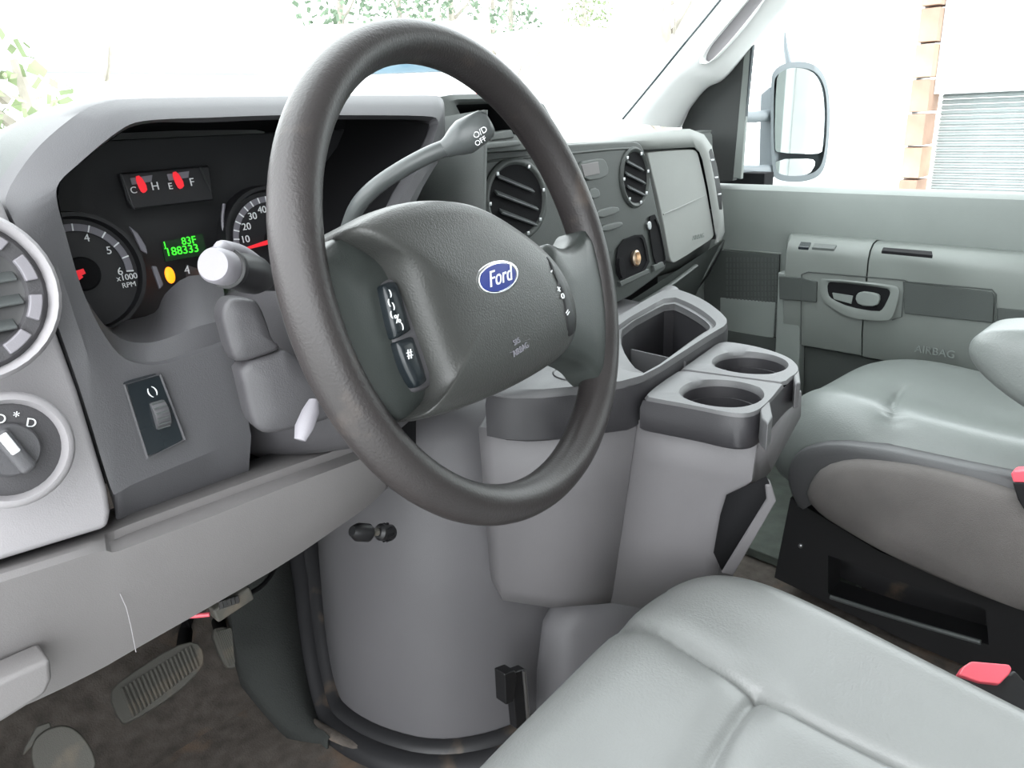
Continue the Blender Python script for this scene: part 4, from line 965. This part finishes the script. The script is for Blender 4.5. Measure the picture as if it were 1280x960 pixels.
PK2 = Plane(at(70, 930, z=.22), (-.1, -.8, .55))
prism('pedal_pad', ch(PK2.many([(38, 930), (55, 912), (80, 905), (100, 914), (118, 940), (122, 965), (60, 985), (40, 960)]), 2), -PK2.n*.02, 'pedal', pk_, bevel=.005)
prism('pedal_bracket', PK2.many([(45, 908), (62, 902), (66, 912), (50, 925), (28, 945), (30, 935)], -.004), -PK2.n*.01, 'pedal', pk_)
# wiring connector under the dash
wc_ = thing('wiring_connector', 'grey wiring connector hanging below the knee panel', 'connector', at(275, 760, y=.72))
yy = .74
box('connector_body', at(288, 752, y=yy), (.045, .02, .018), 'pedal', wc_, rot=Matrix.Rotation(radians(-10), 3, 'Y'))
for k in range(5): box('pin_slot', at(276+k*5, 756-k*1.6, y=yy-.011), (.004, .002, .009), 'satin', wc_, bevel=0)
tube('wire', cr([at(300, 748, y=yy), at(330, 730, y=.8), at(350, 700, y=.85)], 4), .003, 'blacksoft', wc_, n=8)
tube('wire', cr([at(262, 768, y=yy), at(240, 770, y=.75), at(225, 770, y=.75)], 4), .0025, 'redtop', wc_, n=8)
# exhaust of dash underside: closes the view up behind the knee panel
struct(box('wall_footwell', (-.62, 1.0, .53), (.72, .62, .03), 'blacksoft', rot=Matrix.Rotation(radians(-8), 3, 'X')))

# ------------------------------------------------------------------ outside
M['ground'] = material('wet_gravel', (.45, .46, .45), .8, grain=.5, gscale=20, var=.12, vscale=.6)
M['housewhite'] = material('white_siding', (0.62, 0.64, 0.64), .6, var=.03)
M['houseroof'] = material('pale_roof', (.62, .64, .64), .6, var=.05)
M['win'] = material('house_window_glass', (.22, .27, .26), .15)
M['leaf'] = material('pale_foliage', (.20, .25, .13), .8, var=.4, vscale=3)
M['leaf2'] = material('conifer_foliage', (.13, .18, .12), .8, var=.4, vscale=3)
M['bark'] = material('pale_bark', (0.3, 0.27, 0.23), .8, var=.2, vscale=8)
M['brick'] = material('pink_brick', (0.36, 0.23, 0.17), .8, var=.2, vscale=4)
M['brick2'] = material('orange_brick', (0.42, 0.28, 0.2), .8, var=.2, vscale=4)
M['shutter'] = material('shutter_slat', (0.37, 0.4, 0.4), .5, var=.06)
M['carwhite'] = material('car_paint', (.80, .81, .82), .25, var=.02, coat=.5)
M['carglass'] = material('car_glass', (.10, .16, .20), .08)
M['taillamp'] = material('tail_lamp_red', (.75, .08, .06), .3)
GZ = -.75
struct(mk('ground', [(-40, -20, GZ), (60, -20, GZ), (60, 70, GZ), (-40, 70, GZ)], [(0, 1, 2, 3)], 'ground'))
def hp(px, py, dist):   # a point at a given horizontal distance
    d = ray(px, py); k = dist/math.hypot(d.x, d.y); return CAM+d*k
def building(name, lab, x, y, w, d, h, rh, rz, mat='housewhite', eave=.5):
    t = thing(name, lab, 'building', (x, y, GZ)); Rm = Matrix.Rotation(rz, 3, 'Z'); c = V3(x, y, GZ)
    def T(a, b, e): return c+Rm @ V3(a, b, e)
    V = [T(s*w/2, q*d/2, z) for z in (0, h) for s, q in ((-1, -1), (1, -1), (1, 1), (-1, 1))]
    mk('wall', V, [(0, 1, 5, 4), (1, 2, 6, 5), (2, 3, 7, 6), (3, 0, 4, 7), (4, 5, 6, 7)], mat, t, smooth=0)
    e = eave
    V = [T(-w/2-e, -d/2-e, h), T(w/2+e, -d/2-e, h), T(w/2+e, d/2+e, h), T(-w/2-e, d/2+e, h), T(-w/2-e, 0, h+rh), T(w/2+e, 0, h+rh)]
    V2 = [v+V3(0, 0, -.18) for v in V[:4]]
    mk('roof', V+V2, [(0, 1, 5, 4), (2, 3, 4, 5), (0, 4, 3), (1, 2, 5), (6, 7, 1, 0), (7, 8, 2, 1), (8, 9, 3, 2), (9, 6, 0, 3), (6, 7, 8, 9)], 'houseroof', t, smooth=0)
    return t, T, Rm
p = hp(200, 60, 15)
hb_, T, Rm = building('white_house', 'white house with pale overhanging roof beyond the windscreen', p.x-1.2, p.y+2.5, 8.0, 5, 2.7, 1.6, 0)
for a in (-2.6, -.6, 2.2):
    wq = box('window', T(a, -3.02, 1.3), (1.1, .08, .9), 'win', hb_, rot=Rm, bevel=.01)
    box('window_frame', T(a, -3.05, 1.3), (.06, .06, .9), 'housewhite', wq, rot=Rm, bevel=0)
# shed at the far left with its dark window
p = hp(40, 100, 9.5)
sh_, T, Rm = building('garden_shed', 'small pale shed with a dark window at the far left', p.x, p.y, 2.4, 2.0, 1.75, .4, 0, eave=.15)
wq = box('window', T(.75, -1.12, 1.15), (.55, .06, .45), 'win', sh_, rot=Rm, bevel=.01)
# foliage
def tree(name, lab, base, h, r, mat, trunk=.12, n=260, crown=.35, group=None, bare=False):
    t = thing(name, lab, 'tree', base, group)
    rn = random.Random(sum(map(ord, lab))+int(base[0]*10))
    b = Vector(base)
    pth = [b, b+V3(.05*rn.uniform(-1, 1), .05, h*.4), b+V3(.15*rn.uniform(-1, 1), 0, h*.8), b+V3(.1, 0, h)]
    tube('trunk', cr(pth, 4), [trunk*(1-.8*i/12) for i in range(13)], 'bark', t, n=8)
    for k in range(9):
        z = h*(.3+.65*k/9); a = rn.uniform(0, 2*pi); l = r*(.9-.4*k/9)
        q = b+V3(0, 0, z)
        tube('branch', [q, q+V3(cos(a)*l*.5, sin(a)*l*.5, l*.35), q+V3(cos(a)*l, sin(a)*l, l*.9)], [trunk*.35, trunk*.22, trunk*.08], 'bark', t, n=5)
    V, Fc = [], []
    if not bare:
        for k in range(n):
            while True:
                u, v, w = rn.uniform(-1, 1), rn.uniform(-1, 1), rn.uniform(-1, 1)
                if u*u+v*v+w*w < 1: break
            c = b+V3(u*r, v*r, h*crown+(w+1)/2*h*(1-crown)*1.1); s = rn.uniform(.12, .3)*r*.35
            ax_ = [Vector((rn.gauss(0, 1), rn.gauss(0, 1), rn.gauss(0, 1))).normalized() for _ in range(3)]
            i0 = len(V); V += [c+ax_[0]*s, c+ax_[1]*s, c-ax_[0]*s, c-ax_[1]*s*.8]; Fc += [(i0, i0+1, i0+2, i0+3)]
        f_ = mk('foliage', V, Fc, mat, t, smooth=0); f_['kind'] = 'stuff'
    return t
q = hp(4, 110, 6.5); tree('leafy_shrub', 'pale green shrub at the far left edge beyond the windscreen', (q.x, q.y, GZ), 2.1, .6, 'leaf', n=500, crown=.1)
q = hp(128, 80, 7.5); tree('bare_tree', 'thin bare tree beside the shed window', (q.x, q.y, GZ), 2.3, .5, 'leaf', trunk=.05, bare=True)
for i, (px, lab) in enumerate(((430, 'conifer standing just right of the house eave'), (500, 'second conifer from the house eave, behind the wheel top'), (570, 'third conifer from the house eave'), (640, 'conifer nearest the bare white tree trunk'))):
    q = hp(px, 60, 22+i % 2*5); tree('conifer_tree', lab, (q.x, q.y, GZ), 6.2, 1.15, 'leaf2', n=900, crown=.12, trunk=.15, group='trees behind the house')
for px, d, lab in ((553, 18, 'slim pale bare tree in front of the conifers'), (618, 12, 'stout pale bare tree in front of the conifers'), (840, 10, 'bare reddish tree seen beside the windscreen pillar')):
    q = hp(px, 60, d); tree('bare_tree', lab, (q.x, q.y, GZ), 4.2, 1.0, 'leaf', trunk=.10, bare=True)
q = hp(735, 10, 18); tree('leafy_shrub', 'hanging pale green tree seen high through the windscreen', (q.x, q.y, GZ), 4.5, .55, 'leaf', n=700, crown=.62)
# tall white trailer behind the windscreen centre
q = hp(715, 110, 14)
tr_ = thing('box_trailer', 'white box trailer parked ahead of the windscreen', 'trailer', (q.x, q.y, GZ))
box('trailer_body', V3(q.x, q.y, GZ+1.7), (3.0, 2.0, 2.3), 'carwhite', tr_, bevel=.04)
for s_ in (-.5, .5): disc_loft('trailer_wheel', V3(q.x+s_, q.y-1.05, GZ+.33), (0, -1, 0), [(.33, -.1), (.33, .05), (.2, .06)], 'black', tr_, n=24)
# parked white car, its rear window under the top of the rim
q = hp(530, 100, 7.5)
pc = thing('parked_van', 'tall white parked van ahead with blue tinted rear window and red lamp', 'van', (q.x, q.y, GZ))
Rc = Matrix.Rotation(radians(-40), 3, 'Z'); cc = V3(q.x, q.y+.3, GZ)
def TC(a, b, e): return cc+Rc @ V3(a, b, e)
prof = [(-.85, .35), (-.85, .95), (-.8, 1.02), (-.2, 1.06), (.15, 1.5), (1.6, 1.54), (2.3, 1.1), (3.2, 1.0), (3.35, .75), (3.35, .35)]
prof = [(b, e*1.65) for b, e in prof]
L = [[TC(s*w, b, e+0) for b, e in prof] for s, w in ((-1, .80), (-1, .86), (1, .86), (1, .80))]
loft('car_body', L, 'carwhite', pc, cap0=True, cap1=True, bevel=.05, seg=3)
mk('rear_window', [TC(-.55, -.10, 2.03), TC(.55, -.10, 2.03), TC(.50, .08, 2.40), TC(-.50, .08, 2.40)], [(0, 1, 2, 3)], 'carglass', pc, solid=.02)
for s in (-1, 1):
    box('tail_lamp', TC(s*.72, -.22, 1.80), (.12, .10, .14), 'taillamp', pc, rot=Rc, bevel=.01)
    for b in (.1, 2.5): disc_loft('car_wheel', TC(s*.84, b, .31), Rc @ V3(s, 0, 0), [(.31, -.1), (.31, .04), (.2, .05)], 'black', pc, n=28)
# building seen through the side window: pale wall, brick pier, roller shutter
sb = thing('pale_garage', 'pale rendered garage wall outside the passenger window', 'building', (7.5, 1.2, GZ))
XG = 7.2
ya = at(1128, 200, x=XG).y; yb = at(1152, 200, x=XG).y; yc = -4.5
zt_ = at(1155, 118, x=XG).z
box('wall', V3(XG+.3, (4.2+ya)/2, GZ+1.7), (.4, 4.2-ya, 3.4), 'housewhite', sb, bevel=0)
box('wall', V3(XG+.3, (yb+yc)/2, (zt_+GZ+3.4)/2), (.4, yb-yc, GZ+3.4-zt_), 'housewhite', sb, bevel=0)
hh = .30
for k in range(12):
    z0 = GZ+k*hh
    box('brick', V3(XG+.12+.02*(k % 2), (ya+yb)/2, z0+hh/2), (.3, ya-yb-.01, hh-.02), 'brick' if k % 3 else 'brick2', sb, bevel=.006)
rs_ = thing('roller_shutter', 'pale grey roller shutter with horizontal slats right of the brick pier', 'shutter', (XG+.2, (yb+yc)/2, GZ))
ns = 34; sh = (zt_-GZ)/ns
for k in range(ns):
    z0 = GZ+k*sh
    mk('slat', [V3(XG+.30, yb-.03, z0), V3(XG+.24, yb-.03, z0+sh*.45), V3(XG+.29, yb-.03, z0+sh*.95), V3(XG+.30, yc, z0), V3(XG+.24, yc, z0+sh*.45), V3(XG+.29, yc, z0+sh*.95)], [(0, 1, 4, 3), (1, 2, 5, 4)], 'shutter', rs_, smooth=0)
